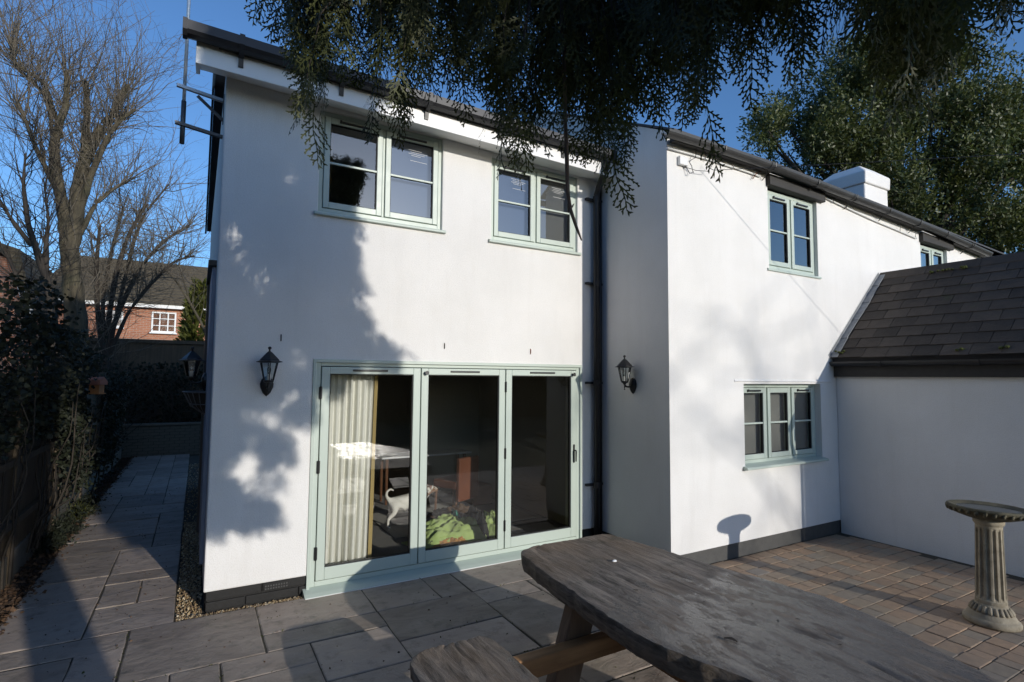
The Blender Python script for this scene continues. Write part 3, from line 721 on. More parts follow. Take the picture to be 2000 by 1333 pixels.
for wn in (CW1, CW2):
    x0, x1 = wn[0]-.02, wn[1]+.12; z = wn[3]+.05
    cobj('lintel', MB().obox(((x0+x1)/2, YC+.04, z+.035), ((x1-x0)/2, 0, -.012), (0, .10, 0), (0, 0, .072)), 'old_timber_black', bevel=.01)
# chimney
c0 = pixd(1690, 395, 9.75); cx, cy = float(c0[0]), float(c0[1])
ch = MB(); ch.box(cx, cx+.8, cy, cy+.8, 4.4, 5.56)
o = cobj('chimney', ch, 'render', bevel=.02)
ch = MB(); e = .03; zb, zm_, zt = 5.56, 5.78, 5.96
q = lambda e_, z: [(cx-e_, cy-e_, z), (cx+.8+e_, cy-e_, z), (cx+.8+e_, cy+.8+e_, z), (cx-e_, cy+.8+e_, z)]
ch.v = q(e, zb)+q(e+.01, zm_)+q(-.16, zt)
for L in (0, 4):
    for k in range(4): ch.f.append((L+k, L+(k+1) % 4, L+4+(k+1) % 4, L+4+k))
ch.f += [(3,2,1,0), (8,9,10,11)]
ch.v = [(a-XW, b_-YC, c) for a, b_, c in ch.v]
obj('chimney_cap', ch, 'render', o, bevel=.02)
# windows (built in world coordinates under an offset parent)
def shift_children(win):
    for o_ in [win]+list(win.children):
        if o_.type == 'MESH': o_.data.transform(Matrix.Translation((-XW, -YC, 0)))
shift_children(make_window(cot, *CW1, YC+.05, 2, 'upper_glass', None, label='upper cottage window under the black lintel'))
shift_children(make_window(cot, *CW2, YC+.05, 2, 'upper_glass', 'blind', label='far upper cottage window above the outbuilding roof'))
shift_children(make_window(cot, *LW, YC+.085, 3, 'glass', 'blind', vents=(0, 2), label='low three-sash cottage window with grey blinds', sill_out=.15))
mb = MB().prism([(YC-.014, 1.985), (YC+.01, 1.975), (YC+.01, 2.03)], 0, 5.38, 7.38); cobj('drip_bead', mb, 'render')
mb = MB().box(XW+.36, CX1, YC+1.6, YC+1.7, 0, 4.5); mb.box(XW+.36, CX1, YC+.36, YC+1.6, 2.4, 2.5); mb.box(7.5, 7.56, YC+.36, YC+1.6, 0, 4.5); mb.box(XW+.37, CX1, YC+.36, YC+1.6, 4.40, 4.44)
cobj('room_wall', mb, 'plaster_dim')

# ================================================================== OUTBUILDING
ob = empty('outbuilding', (X2, YC, 0)); tag(ob, 'white lean-to outbuilding with dark slate roof and black gutter', 'outbuilding')
def oobj(name, mb, mat, parent=ob, **k):
    mb.v = [(a-X2, b_-YC, c) for a, b_, c in mb.v]; return obj(name, mb, mat, parent, **k)
YE = -4.35
oobj('side_wall', MB().box(X2, X2+.25, YE, YC-.001, -.12, 2.1), 'render', bevel=.01)
EX, EZ, RX, RZ2 = 7.40, 2.315, 8.78, 3.60
oobj('gable_wall', MB().prism([(X2+.26, -.12), (X2+.26, 2.42), (RX, RZ2-.06), (10.1, 2.42), (10.1, -.12)], 1, YE+.01, YE+.25), 'render')
sl_ = np.array([RX-EX, RZ2-EZ]); SLN = float(np.linalg.norm(sl_)); su = sl_/SLN; sn = np.array([-su[1], su[0]])
mb = MB().prism([(EX+.02, EZ-.012), (RX, RZ2-.012), (10.2, 2.29), (10.2, 2.22), (RX, RZ2-.09), (EX+.05, EZ-.09)], 1, YE-.06, YC-.002)
orf = oobj('roof', mb, 'roof_slate')
def slate(u0, u1, s0, s1, lift):
    """slate between y = u0..u1 and slope distance s0..s1"""
    mb = MB(); j = lambda: rs.uniform(-.004, .004)
    for th in (0, .008):
        for (u, s_) in ((u0, s0), (u1, s0), (u1, s1), (u0, s1)):
            up = lift if s_ == s0 else .002
            p = np.array([EX, EZ])+su*(s_+(j() if s_ == s0 else 0))+sn*(up+th); mb.v.append((p[0], u+j()*.5, p[1]))
    mb.f += [(3,2,1,0), (4,5,6,7), (0,1,5,4), (1,2,6,5), (2,3,7,6), (3,0,4,7)]
    return mb
NR = 9; GA = (SLN-.10)/NR; SW = .285
for r in range(NR):
    y = YC-.12-(SW/2 if r % 2 else 0)
    first = True
    edges = [YC-.10]; 
    while y > YE-.02: 
        if y < edges[-1]-.03: edges.append(y)
        y -= SW
    edges.append(YE-.07)
    for a, b_ in zip(edges, edges[1:]):
        mb = slate(b_+.003, a-.003, r*GA-.03, r*GA+GA*1.35 if r < NR-1 else SLN-.02, .014+rs.uniform(0, .005)); oobj('slate', mb, 'slate', orf)
y = YC-.004
while y > YE:
    L = .62; p0 = np.array([RX, RZ2])
    mb = MB().prism([(RX-.135, RZ2-.105), (RX-.13, RZ2-.085), (RX-.01, RZ2+.035), (RX+.01, RZ2+.035), (RX+.13, RZ2-.085), (RX+.135, RZ2-.105), (RX, RZ2+.01)], 1, max(y-L, YE-.06)+.004, y); oobj('ridge_tile', mb, 'slate', orf); y -= L
k = 0; s0 = -.03
while s0 < SLN-.12:
    s1 = min(s0+.40, SLN-.06); mb = MB(); w0, w1 = .095+rs.uniform(-.012,.012), .095+rs.uniform(-.012,.012)
    for th in (.022, .03):
        for (u, s_) in ((YC-.003, s0), (YC-w0, s0), (YC-w1, s1+.03), (YC-.003, s1+.03)):
            p = np.array([EX, EZ])+su*s_+sn*(th+(.008 if s_ == s0 else 0)); mb.v.append((p[0], u, p[1]))
    for s_ in (s1+.03, s0):
        p = np.array([EX, EZ])+su*s_+sn*.075; mb.v.append((p[0], YC-.006, p[1]))
    mb.f += [(4,5,6,7), (0,1,5,4), (1,2,6,5), (2,3,7,6), (3,0,4,7), (7,8,9,4)]
    oobj('lead_flashing', mb, 'lead', orf, fixn=False); s0 = s1
mb = MB().box(EX+.045, X2-.001, YE, YC-.003, 2.055, 2.20); oobj('fascia', mb, 'old_timber_black')
mb = MB(); pg = [Vector((EX-.01, YC-.01, 2.235)), Vector((EX-.01, YE-.1, 2.225))]
def halfpipe_y(mb, x, z, y0, y1, r, n=9, th=.005):
    for y in (y0, y1):
        for rr in (r, r-th):
            for j in range(n+1):
                t = math.pi+math.pi*j/n; mb.v.append((x+rr*math.cos(t), y, z+rr*math.sin(t)))
    m = 2*(n+1)
    for j in range(n): mb.f.append((j, j+1, m+j+1, m+j)); B = n+1; mb.f.append((B+j+1, B+j, B+m+j, B+m+j+1))
    mb.f.append((n, 2*n+1, m+2*n+1, m+n)); mb.f.append((0, m, m+n+1, n+1))
    for A in (0, m):
        for j in range(n): mb.f.append((A+j, A+j+1, A+n+2+j, A+n+1+j))
    return mb
og = oobj('gutter', halfpipe_y(mb, EX-.01, 2.255, YC-.01, YE-.1, .062), 'black_plastic')
for y in (-1.75, -2.75, -3.75):
    mb = MB(); halfpipe_y(mb, EX-.01, 2.255, y, y-.06, .07); oobj('gutter_joint', mb, 'black_plastic', og)
mb = MB().tube([(EX-.01, YE-.04, 2.2), (EX-.01, YE-.04, 2.05), (X2-.045, YE+.02, 1.85), (X2-.045, YE+.02, -.05)], .034, 12); oobj('downpipe', mb, 'black_plastic', smooth=True)
for (py_, s_, sc_) in ((-1.26, .08, .035), (-1.9, SLN-.16, .03), (-2.05, SLN-.17, .04), (-2.6, .06, .03), (-2.25, SLN-.15, .025), (-3.0, .07, .03), (-3.25, SLN-.15, .04)):
    p = np.array([EX, EZ])+su*s_+sn*.03; mb = MB()
    for _ in range(7): 
        c = (p[0]+rs.uniform(-1,1)*sc_, py_+rs.uniform(-1.5,1.5)*sc_, p[1]+rs.uniform(-.5,.5)*sc_); mb.lathe([(.002, -.012), (.016, -.006), (.02, .004), (.012, .012), (.001, .015)], 7, c)
    oobj('moss_clump', mb, 'moss', orf, smooth=True)

# ================================================================== FITTINGS ON THE WALLS
# --- lanterns
def lantern(loc, rz, label):
    """origin on the wall; local +x points out of the wall"""
    L = empty('wall_lantern', loc); L.rotation_euler = (0, 0, rz); tag(L, label, 'lantern', 'black wall lanterns')
    ox = .135
    bp_ = MB(); prof = [(0, -.105), (.02, -.088), (.035, -.07), (.055, -.02), (.058, .01), (.045, .05), (.022, .075), (0, .085)]
    n = 8; pts = [(y, z) for y, z in prof]+[(-y, z) for y, z in prof[1:-1]][::-1]
    for d, sc in ((0, 1), (.02, .95), (.038, .62), (.046, .3)):
        for (y, z) in pts: bp_.v.append((d, y*sc, (z+.01)*sc-.01))
    m = len(pts)
    for k in range(3):
        for j in range(m): bp_.f.append((k*m+j, k*m+(j+1) % m, (k+1)*m+(j+1) % m, (k+1)*m+j))
    bp_.f.append(tuple(range(m))); bp_.f.append(tuple(range(3*m, 4*m)))
    obj('backplate', bp_, 'black_metal', L, smooth=False)
    am = MB().tube([(.03, 0, -.01), (.07, 0, -.025), (.11, 0, -.022), (ox, 0, 0)], [.012, .011, .010, .012], 8); am.lathe([(.0, -.062), (.008, -.058), (.010, -.05), (.004, -.044), (.007, -.036), (.008, -.025), (.005, -.01), (.009, 0)], 10, (ox, 0, 0))
    obj('arm', am, 'black_metal', L, smooth=True)
    obj('cup', MB().lathe([(.008, 0), (.018, .008), (.022, .018), (.040, .026), (.046, .034), (.046, .042), (.040, .044)], 6, (ox, 0, 0)), 'black_metal', L)
    rb, rt, z0_, z1_ = .043, .078, .044, .205
    for j in range(6):
        t = 2*math.pi*j/6; c, s_ = math.cos(t), math.sin(t)
        obj('bar', MB().bar((ox+rb*c, rb*s_, z0_), (ox+rt*c, rt*s_, z1_), .008, .008), 'black_metal', L)
        t2 = t+math.pi/3; mb = MB(); k = .97
        mb.v = [(ox+rb*k*c, rb*k*s_, z0_), (ox+rb*k*math.cos(t2), rb*k*math.sin(t2), z0_), (ox+rt*k*math.cos(t2), rt*k*math.sin(t2), z1_), (ox+rt*k*c, rt*k*s_, z1_)]; mb.f = [(0,1,2,3)]
        obj('lamp_pane', mb, 'lamp_glass', L, fixn=False)
    obj('roof', MB().lathe([(.076, .198), (.118, .204), (.118, .209), (.090, .218), (.086, .228), (.030, .285), (.012, .300)], 6, (ox, 0, 0)), 'black_metal', L)
    obj('finial', MB().lathe([(.010, .296), (.007, .31), (.008, .318), (.016, .326), (.016, .334), (.008, .342), (.001, .344)], 10, (ox, 0, 0)), 'black_metal', L, smooth=True)
    obj('bulb_holder', MB().lathe([(.017, .044), (.017, .095), (.012, .098)], 10, (ox, 0, 0)), 'white_paint', L)
    obj('bulb', MB().lathe([(.010, .098), (.014, .115), (.018, .135), (.013, .158), (.004, .175), (.001, .178)], 10, (ox, 0, 0)), 'lamp_glass', L, smooth=True)
    return L
lantern((.433, 0, 1.925), rad(-90), 'black six-sided wall lantern on the white wall left of the bifold doors')
lantern((XW, -.60, 1.935), rad(180), 'black six-sided wall lantern on the shaded cottage side wall')
lantern((-.036, 1.0, 1.95), rad(180), 'black wall lantern hung on the side passage wall above a wire hayrack')
# --- wire hayrack on the side wall
hr = empty('hayrack_planter', (-.036, .95, 1.62)); tag(hr, 'wire hayrack planter fixed low on the side passage wall', 'planter')
mb = MB()
for z, r in ((.22, .20), (.21, .20)):
    pass
rim = [(-.20*math.sin(t), .26*math.cos(t), .22) for t in np.linspace(0, math.pi, 13)]
obj('rim', MB().tube(rim, .008, 6), 'dark_steel', hr)
for t in np.linspace(0, math.pi, 11):
    p = Vector((-.20*math.sin(t), .26*math.cos(t), .22)); q = Vector((-.02*math.sin(t), .18*math.cos(t), .0)); m_ = p.lerp(q, .55)+Vector((-.03*math.sin(t), .02*math.cos(t), -.02))
    obj('wire', MB().tube([p, m_, q], .004, 5), 'dark_steel', hr)
lo = [(-.13*math.sin(t), .235*math.cos(t), .10) for t in np.linspace(0, math.pi, 13)]
obj('band', MB().tube(lo, .005, 6), 'dark_steel', hr)
lin = MB(); n = 13
for r_f, z in ((.93, .21), (.66, .10), (.08, .01)):
    for t in np.linspace(0, math.pi, n): lin.v.append((-.20*r_f*math.sin(t)+.003, .25*(r_f*.4+.6)*math.cos(t), z))
for k in range(2):
    for j in range(n-1): lin.f.append((k*n+j, k*n+j+1, (k+1)*n+j+1, (k+1)*n+j))
obj('liner', lin, 'soil', hr, fixn=False)
# --- aerial pole
ap = empty('aerial_mast', (-.325, .30, 4.13)); tag(ap, 'silver aerial mast on two steel wall brackets at the eaves corner', 'mast')
def lobj(root, name, mb, mat, **k):
    l = root.location; mb.v = [(a-l.x, b_-l.y, c-l.z) for a, b_, c in mb.v]; return obj(name, mb, mat, root, **k)
lobj(ap, 'mast_tube', MB().tube([(-.325, .30, 4.50), (-.325, .30, 6.6)], .0150, 12), 'galvanised', smooth=True)
lobj(ap, 'mast_sleeve', MB().tube([(-.325, .30, 4.12), (-.325, .30, 4.52)], .021, 12), 'dark_steel', smooth=True)
for z in (4.63, 4.28):
    mb = MB().bar((-.385, .28, z+.02), (-.001, .31, z-.02), .035, .028); lobj(ap, 'bracket_arm', mb, 'galvanised' if z > 4.5 else 'dark_steel')
    lobj(ap, 'u_bolt', MB().tube([(-.39, .30, z+.04), (-.35, .32, z+.03), (-.325, .325, z+.025), (-.30, .32, z+.02), (-.29, .29, z+.015)], .005, 6), 'galvanised')
lobj(ap, 'brace', MB().bar((-.22, .30, 4.60), (-.001, .31, 4.42), .006, .03), 'dark_steel')
lobj(ap, 'wall_plate', MB().box(-.008, -.0005, .26, .36, 4.40, 4.66), 'dark_steel')
# --- screw plugs above the doors
for x, z in ((.539, 2.36), (2.169, 2.342), (3.26, 2.315)):
    tag(obj('wall_plug', MB().tube([(x, .003, z+.028), (x, -.006, z+.02), (x, -.005, z-.02), (x, .003, z-.03)], .006, 7), 'rust' if x > 3 else 'plinth_grey'),
        {0: 'grey wall plug above the lantern beside the doors', 1: 'grey wall plug centred above the middle door leaf', 2: 'rusty wall plug above the door leaf with the handle'}[0 if x < 1 else (1 if x < 3 else 2)], 'wall plug')
# --- telephone box, cables, conduit on the cottage
tb = empty('cable_box', (4.54, YC, 4.45)); tag(tb, 'small white cable junction box under the cottage eaves', 'junction box')
lobj(tb, 'case', MB().box(4.47, 4.60, YC-.045, YC-.001, 4.415, 4.515), 'white_upvc', bevel=.008)
lobj(tb, 'grommet', MB().lathe([(.012, 0), (.014, .02)], 8, (4.58, YC-.025, 4.396)), 'black_plastic')
def wob(pts, amp, n=6, seed=1):
    r = random.Random(seed); out = []
    for a, b_ in zip(pts, pts[1:]):
        a, b_ = Vector(a), Vector(b_)
        for k in range(n): out.append(a.lerp(b_, k/n)+Vector((r.uniform(-amp, amp), r.uniform(-amp, 0), r.uniform(-amp, amp))))
    out.append(Vector(pts[-1])); return out
cd = [pix(a, b_, 1, YC-.02) for a, b_ in ((1304, 290), (1350, 302), (1400, 317), (1450, 333), (1485, 345))]
tag(obj('cable_conduit', MB().tube(cd, .012, 8), 'white_upvc', smooth=True), 'white cable conduit under the eaves left of the upper cottage window', 'conduit')
cd = [pix(a, b_, 1, YC-.02) for a, b_ in ((1608, 385), (1640, 400), (1700, 428), (1750, 449), (1790, 466))]
tag(obj('cable_conduit', MB().tube(cd, .012, 8), 'white_upvc', smooth=True), 'white cable conduit under the eaves right of the upper cottage window', 'conduit')
for i, (px_, py_) in enumerate(((1375, 308), (1430, 325), (1470, 340), (1625, 392), (1650, 402), (1755, 448), (1785, 460))):
    p = pix(px_, py_, 1, YC-.02); mb = MB().tube([p+np.array((0, .02, .09)), p+np.array((.0, -.03, .05)), p+np.array((.0, -.02, -.02)), p+np.array((.03, -.01, -.03))], .004, 5)
    tag(obj('cable_hook', mb, 'cast_iron'), 'thin rusty cable hook hanging under the cottage eaves', 'hook', 'cable hooks under the cottage eaves')
B0 = Vector((4.585, YC-.03, 4.40))
loop = [B0, B0+Vector((.03, -.02, -.07)), B0+Vector((.07, -.03, -.05)), B0+Vector((.05, -.03, .02)), B0+Vector((.02, -.02, .06)), B0+Vector((.10, -.04, .12)), B0+Vector((.14, -.02, .28))]
tag(obj('cable', MB().tube(wob(loop, .006, 3), .004, 6), 'black_plastic', smooth=True), 'looped black cable rising from the junction box to the gutter', 'cable')
l2 = [B0, B0+Vector((.12, -.03, -.02)), B0+Vector((.30, -.05, .00)), B0+Vector((.36, -.05, .07)), B0+Vector((.30, -.05, .11)), B0+Vector((.27, -.05, .05)), B0+Vector((.36, -.08, .015))]
P0 = B0+Vector((.36, -.08, .015)); dr = Vector((.8, -1.0, -.08)); wire = [P0+dr*s_+Vector((0, 0, -.02*s_*(9-s_)*.12)) for s_ in np.linspace(0, 9, 24)]
tag(obj('telephone_wire', MB().tube([Vector(p) for p in l2[:-1]]+wire, .0035, 6), 'black_plastic', smooth=True), 'thin black telephone wire running from the cottage eaves over the courtyard', 'wire')
l3 = [pix(a, b_, 1, YC-.03) for a, b_ in ((1470, 350), (1478, 338), (1500, 330), (1505, 355))]
tag(obj('cable', MB().tube(l3, .005, 6), 'rust', smooth=True), 'short rusty cable tail beside the upper cottage window', 'cable')

# ================================================================== BIRDBATH
bb = empty('birdbath', (5.84, -3.33, BZ)); bb.rotation_euler = (0, rad(2.2), 0); tag(bb, 'fluted stone birdbath with a dark mossy bowl on the block paving', 'birdbath')
obj('base', MB().lathe([(.190, 0), (.196, .012), (.196, .03), (.190, .045), (.178, .052), (.168, .058), (.164, .075), (.150, .09), (.142, .098), (.125, .135), (.112, .150), (.108, .165)], 48), 'cast_stone', bb, smooth=True)
for j in range(22):
    t = 2*math.pi*j/22; c, s_ = math.cos(t), math.sin(t); mb = MB()
    mb.tube([(.146*c, .146*s_, .096), (.135*c, .135*s_, .112), (.120*c, .120*s_, .140), (.112*c, .112*s_, .150)], [.012, .0165, .013, .006], 7); obj('gadroon', mb, 'cast_stone', bb, smooth=True)
def flute(t, z, r):
    a = (t*14/(2*math.pi)) % 1.0; d = abs(a-.5)*2; e = min(max((z-.20)/.03, 0), 1)*min(max((.80-z)/.03, 0), 1)
    dep = max(0, 1-(d/.62)**2) if d < .62 else 0
    return 1-.16*dep**.6*e
prof = [(.108, .165), (.108, .195)]+[(.105-.012*(z-.2)/.6, z) for z in (.20, .205, .215, .23, .24, .4, .6, .76, .77, .785, .795, .80)]+[(.093, .815), (.104, .83), (.108, .84), (.108, .862), (.098, .87)]
obj('column', MB().lathe(prof, 168, mod=flute), 'cast_stone', bb, smooth=False)
bw = [(.10, .868), (.16, .876), (.22, .896), (.262, .925), (.285, .948), (.290, .962), (.283, .972), (.272, .975), (.255, .968), (.20, .952), (.10, .942), (.005, .940)]
bowl = obj('bowl', MB().lathe(bw, 64, mod=lambda t, z, r: 1+(.012*math.sin(t*26)+.008*math.sin(t*17+1)) if z > .9 and r > .24 else 1), 'mossy_stone', bb, smooth=True)
for j in range(30):
    t = 2*math.pi*j/30; c, s_ = math.cos(t), math.sin(t); mb = MB()
    mb.tube([(.258*c, .258*s_, .916), (.277*math.cos(t+.05), .277*math.sin(t+.05), .932), (.289*math.cos(t+.09), .289*math.sin(t+.09), .952)], [.006, .017, .006], 6); obj('leaf_relief', mb, 'mossy_stone', bowl, smooth=True)
obj('bird_water', MB().lathe([(.002, .957), (.215, .957)], 40, caps=False), 'water', bb)

# ================================================================== PICNIC TABLE
pt = empty('picnic_table', (2.45, -3.3, 0)); tag(pt, 'heavy rustic picnic table with wet waney-edged slab top and attached bench', 'picnic table')
def slab_loft(st, zt, th, seed, nacross=44, amp=.005, wane=.02, N=150):
    """st: list of (y, xleft, xright) from far to near; returns a rough waney-edged slab"""
    ys = [q[0] for q in st][::-1]; mb = MB()
    yy_ = np.linspace(st[0][0], st[-1][0], N); xl = np.interp(yy_, ys, [q[1] for q in st][::-1]); xr = np.interp(yy_, ys, [q[2] for q in st][::-1])
    cr = [(random.Random(int(seed*10)+k).uniform(.05, .95), random.Random(int(seed*20)+k).uniform(0, 9), random.Random(int(seed*30)+k).uniform(.25, .7)) for k in range(9)]
    rings = []
    for k in range(N):
        y = yy_[k]; nz = lambda s_: mn.noise(Vector((y*3.1, s_+seed, seed)))
        a = xl[k]+.012*mn.noise(Vector((y*5, seed, 1)))+.010*mn.noise(Vector((y*19, seed, 1))); b_ = xr[k]+.012*mn.noise(Vector((y*5, seed, 5)))+.010*mn.noise(Vector((y*19, seed, 5)))
        rg = []
        for i in range(nacross+1):
            t = i/nacross; x = a+(b_-a)*t; edge = min(t, 1-t)*(b_-a); yo = y+(.020*mn.noise(Vector((x*7, seed, 2)))+.008*mn.noise(Vector((x*30, seed, 2))) if k in (0, N-1) else 0)
            z = zt+amp*mn.noise(Vector((x*4, y*2.2, seed)))+amp*.55*mn.noise(Vector((x*38, y*5, seed)))+amp*.35*mn.noise(Vector((x*70, y*16, seed)))-.007*max(0, 1-edge/.012)**2
            for (c0_, ph, ln) in cr:
                cx_ = c0_+.05*mn.noise(Vector((y*1.2, ph, seed))); dd = abs(t-cx_)*(b_-a); on_ = mn.noise(Vector((y*.9, ph*3, seed)))
                if on_ > .05: z -= .011*min(1, (on_-.05)*5)*max(0, 1-dd/.013)
            rg.append((x, yo, z))
        wl, wr = wane*(1+nz(2.0)), wane*(1+nz(7.0)); q1, q2 = .012*mn.noise(Vector((y*9, seed, 11))), .012*mn.noise(Vector((y*9, seed, 17)))
        rg += [(b_+.004, y, zt-.018), (b_+.004+q1, y, zt-th*.35), (b_-.002-q1, y, zt-th*.65), (b_-wr*.6, y, zt-th*.92), (b_-wr-.02, y, zt-th), (a+wl+.02, y, zt-th), (a+wl*.6, y, zt-th*.92), (a+.002+q2, y, zt-th*.65), (a-.004-q2, y, zt-th*.35), (a-.004, y, zt-.018)]
        rings.append(rg)
    m = len(rings[0])
    for rg in rings: mb.v += rg
    for k in range(N-1):
        for j in range(m): mb.f.append((k*m+j, k*m+(j+1) % m, (k+1)*m+(j+1) % m, (k+1)*m+j))
    mb.f.append(tuple(range(m))); mb.f.append(tuple(range((N-1)*m, N*m)))
    return mb
TT = .75
tops = [(-1.885, 2.10, 2.80), (-1.93, 1.99, 2.855), (-2.0, 1.95, 2.87), (-2.4, 1.90, 2.93), (-2.84, 1.86, 2.985), (-3.2, 1.835, 3.07), (-3.48, 1.842, 3.125), (-3.75, 1.93, 3.10), (-4.05, 2.01, 2.995), (-4.4, 2.02, 2.87), (-4.8, 2.0, 2.80), (-5.0, 2.06, 2.74)]
tt_ = lobj(pt, 'tabletop', slab_loft(tops, TT, .135, 3.0), 'wet_slab', smooth=True); tt_.data.set_sharp_from_angle(angle=rad(38))
bench = [(-2.37, 1.06, 1.44), (-2.40, .99, 1.475), (-2.46, .955, 1.49), (-2.8, .93, 1.49), (-3.2, .94, 1.46), (-3.7, .97, 1.47), (-4.2, .95, 1.45), (-4.7, .97, 1.42), (-4.8, 1.05, 1.36)]
lobj(pt, 'bench_seat', slab_loft(bench, .45, .11, 9.0, 26), 'wet_slab', smooth=True).data.set_sharp_from_angle(angle=rad(38))
bench2 = [(-2.36, 3.62, 3.86), (-2.5, 3.55, 4.0), (-3.4, 3.52, 4.02), (-4.7, 3.56, 3.98), (-4.8, 3.65, 3.9)]
for yl in (-2.42, -4.45):
    for sgn, xt, xb in ((-1, 2.20, 1.99), (1, 2.74, 2.93)):
        mb = MB().bar((xt, yl, TT-.12), (xb, yl, .0), .10, .20, up=(1, 0, 0)); lobj(pt, 'leg', mb, 'leg_timber', bevel=.012)
    lobj(pt, 'top_bearer', MB().box(2.05, 2.86, yl-.13, yl-.055, TT-.235, TT-.137), 'leg_timber', bevel=.01)
    lobj(pt, 'bench_bearer', MB().box(1.0, 2.86, yl-.142, yl-.055, .21, .335), 'beam_timber', bevel=.012)
    lobj(pt, 'bench_post', MB().box(1.10, 1.34, yl-.05, yl+.05, .0, .34), 'leg_timber', bevel=.012)
lobj(pt, 'brace', MB().bar((2.46, -2.50, .27), (2.46, -3.35, TT-.16), .08, .11), 'beam_timber', bevel=.01)
lobj(pt, 'brace', MB().bar((2.46, -4.37, .27), (2.46, -3.52, TT-.16), .08, .11), 'beam_timber', bevel=.01)
lobj(pt, 'stretcher', MB().box(2.41, 2.51, -4.38, -2.49, .225, .32), 'beam_timber', bevel=.01)
# small things lying on the slab
p = pix(1200, 1098, 2, TT); sh = MB().lathe([(.001, .0), (.016, .002), (.014, .007), (.007, .012), (.001, .0135)], 12)
o = obj('shell', sh, 'white_paint', smooth=True); o.scale = (1.25, .8, 1); o.location = (p[0], p[1], TT+.002); tag(o, 'small white shell lying on the table top', 'shell')
def curl(name, px_, py_, z, size, seed, label):
    p = pix(px_, py_, 2, z); r = random.Random(seed); mb = MB(); N = 6
    for k in range(N+1):
        t = k/N; w_ = size*.42*math.sin(math.pi*min(max(t, .06), .94)); x = (t-.5)*size*1.6; z_ = .25*size*math.sin(t*3+seed)*.5+size*.06
        for s_ in (-1, 0, 1): mb.v.append((x, s_*w_, abs(z_)+(.14*size if s_ else 0)))
    for k in range(N):
        for s_ in (0, 1): mb.f.append((k*3+s_, k*3+s_+1, k*3+s_+4, k*3+s_+3))
    o = obj(name, mb, 'dark_twig', fixn=False); o.location = (p[0], p[1], z+.004); o.rotation_euler = (0, 0, r.uniform(0, 6)); tag(o, label, 'leaf', 'curled dead leaves on the table'); return o
for i, (a, b_, sz) in enumerate(((1427, 1254, .038), (1519, 1216, .02), (1242, 1155, .018), (1469, 1181, .012), (1476, 1192, .010), (1375, 1178, .012), (1558, 1212, .014), (1520, 1283, .012), (1325, 1204, .010), (1640, 1262, .013))):
    curl('dead_leaf', a, b_, TT, sz, i, 'largest curled dead leaf on the wet table slab' if i == 0 else 'small curled dead leaf crumb lying on the wet table slab')

# ================================================================== INSIDE THE ROOM
cu = MB(); N = 150; top = 2.06
for i in range(N):
    t = i/(N-1); x = .93+.56*t; yb = .23+.035*math.sin(t*2*math.pi*8.3)+.012*math.sin(t*40+1); xb = .93+.53*t+.008*math.sin(t*2*math.pi*8.3+1)
    for k in range(7):
        q_ = k/6; fl = .55+.45*q_; cu.v.append((x*(1-q_)+xb*q_, .23+(yb-.23)*fl, top*(1-q_)+.06*q_))
for i in range(N-1):
    for k in range(6): cu.f.append((i*7+k, (i+1)*7+k, (i+1)*7+k+1, i*7+k+1))
cur = empty('curtain', (.93, .23, .06)); tag(cur, 'long cream pleated curtain hanging behind the left door leaf', 'curtain')
lobj(cur, 'cloth', cu, 'curtain_cloth', smooth=True, fixn=False)
ln = MB()
for k in range(7):
    z = top+(.06-top)*k/6; ln.v += [(1.488-.03*k/6, .225, z), (1.535-.03*k/6, .262+.01*math.sin(k), z)]
for k in range(6): ln.f.append((2*k, 2*k+1, 2*k+3, 2*k+2))
lobj(cur, 'border', ln, 'curtain_lining', fixn=False)
lobj(cur, 'curtain_rail', MB().tube([(.72, .25, 2.10), (4.1, .25, 2.10)], .014, 8), 'black_metal')
# dining table and chairs
dt = empty('dining_table', (2.9, 3.2, .03)); tag(dt, 'dining table with pale top and thin brown legs inside the room', 'table')
lobj(dt, 'tabletop', MB().box(2.38, 3.9, 2.85, 3.28, .735, .765), 'pale_top', bevel=.006)
for x, y in ((2.48, 2.93), (3.8, 2.93), (2.48, 3.2), (3.8, 3.2)):
    lobj(dt, 'leg', MB().tube([(x, y, .735), (x, y, .03)], [.028, .02], 8), 'oak')
def dining_chair(loc, rz, label):
    c = empty('dining_chair', loc); c.rotation_euler = (0, 0, rz); tag(c, label, 'chair', 'brown leather dining chairs')
    obj('seat', MB().box(-.23, .23, -.23, .23, .36, .48), 'leather', c, bevel=.03, seg=3)
    bk = MB().prism([(-.275, .20), (-.205, .20), (-.215, .80), (-.245, .82), (-.285, .80)], 0, -.225, .225); obj('backrest', bk, 'leather', c, bevel=.02, seg=3)
    for sx in (-1, 1):
        for sy in (-1, 1): obj('leg', MB().tube([(sx*.19, sy*.19, .36), (sx*.195, sy*.2, 0)], [.024, .017], 6), 'oak', c)
    return c
dining_chair((3.25, 2.08, .03), rad(25), 'brown leather dining chair side-on behind the middle door leaf')
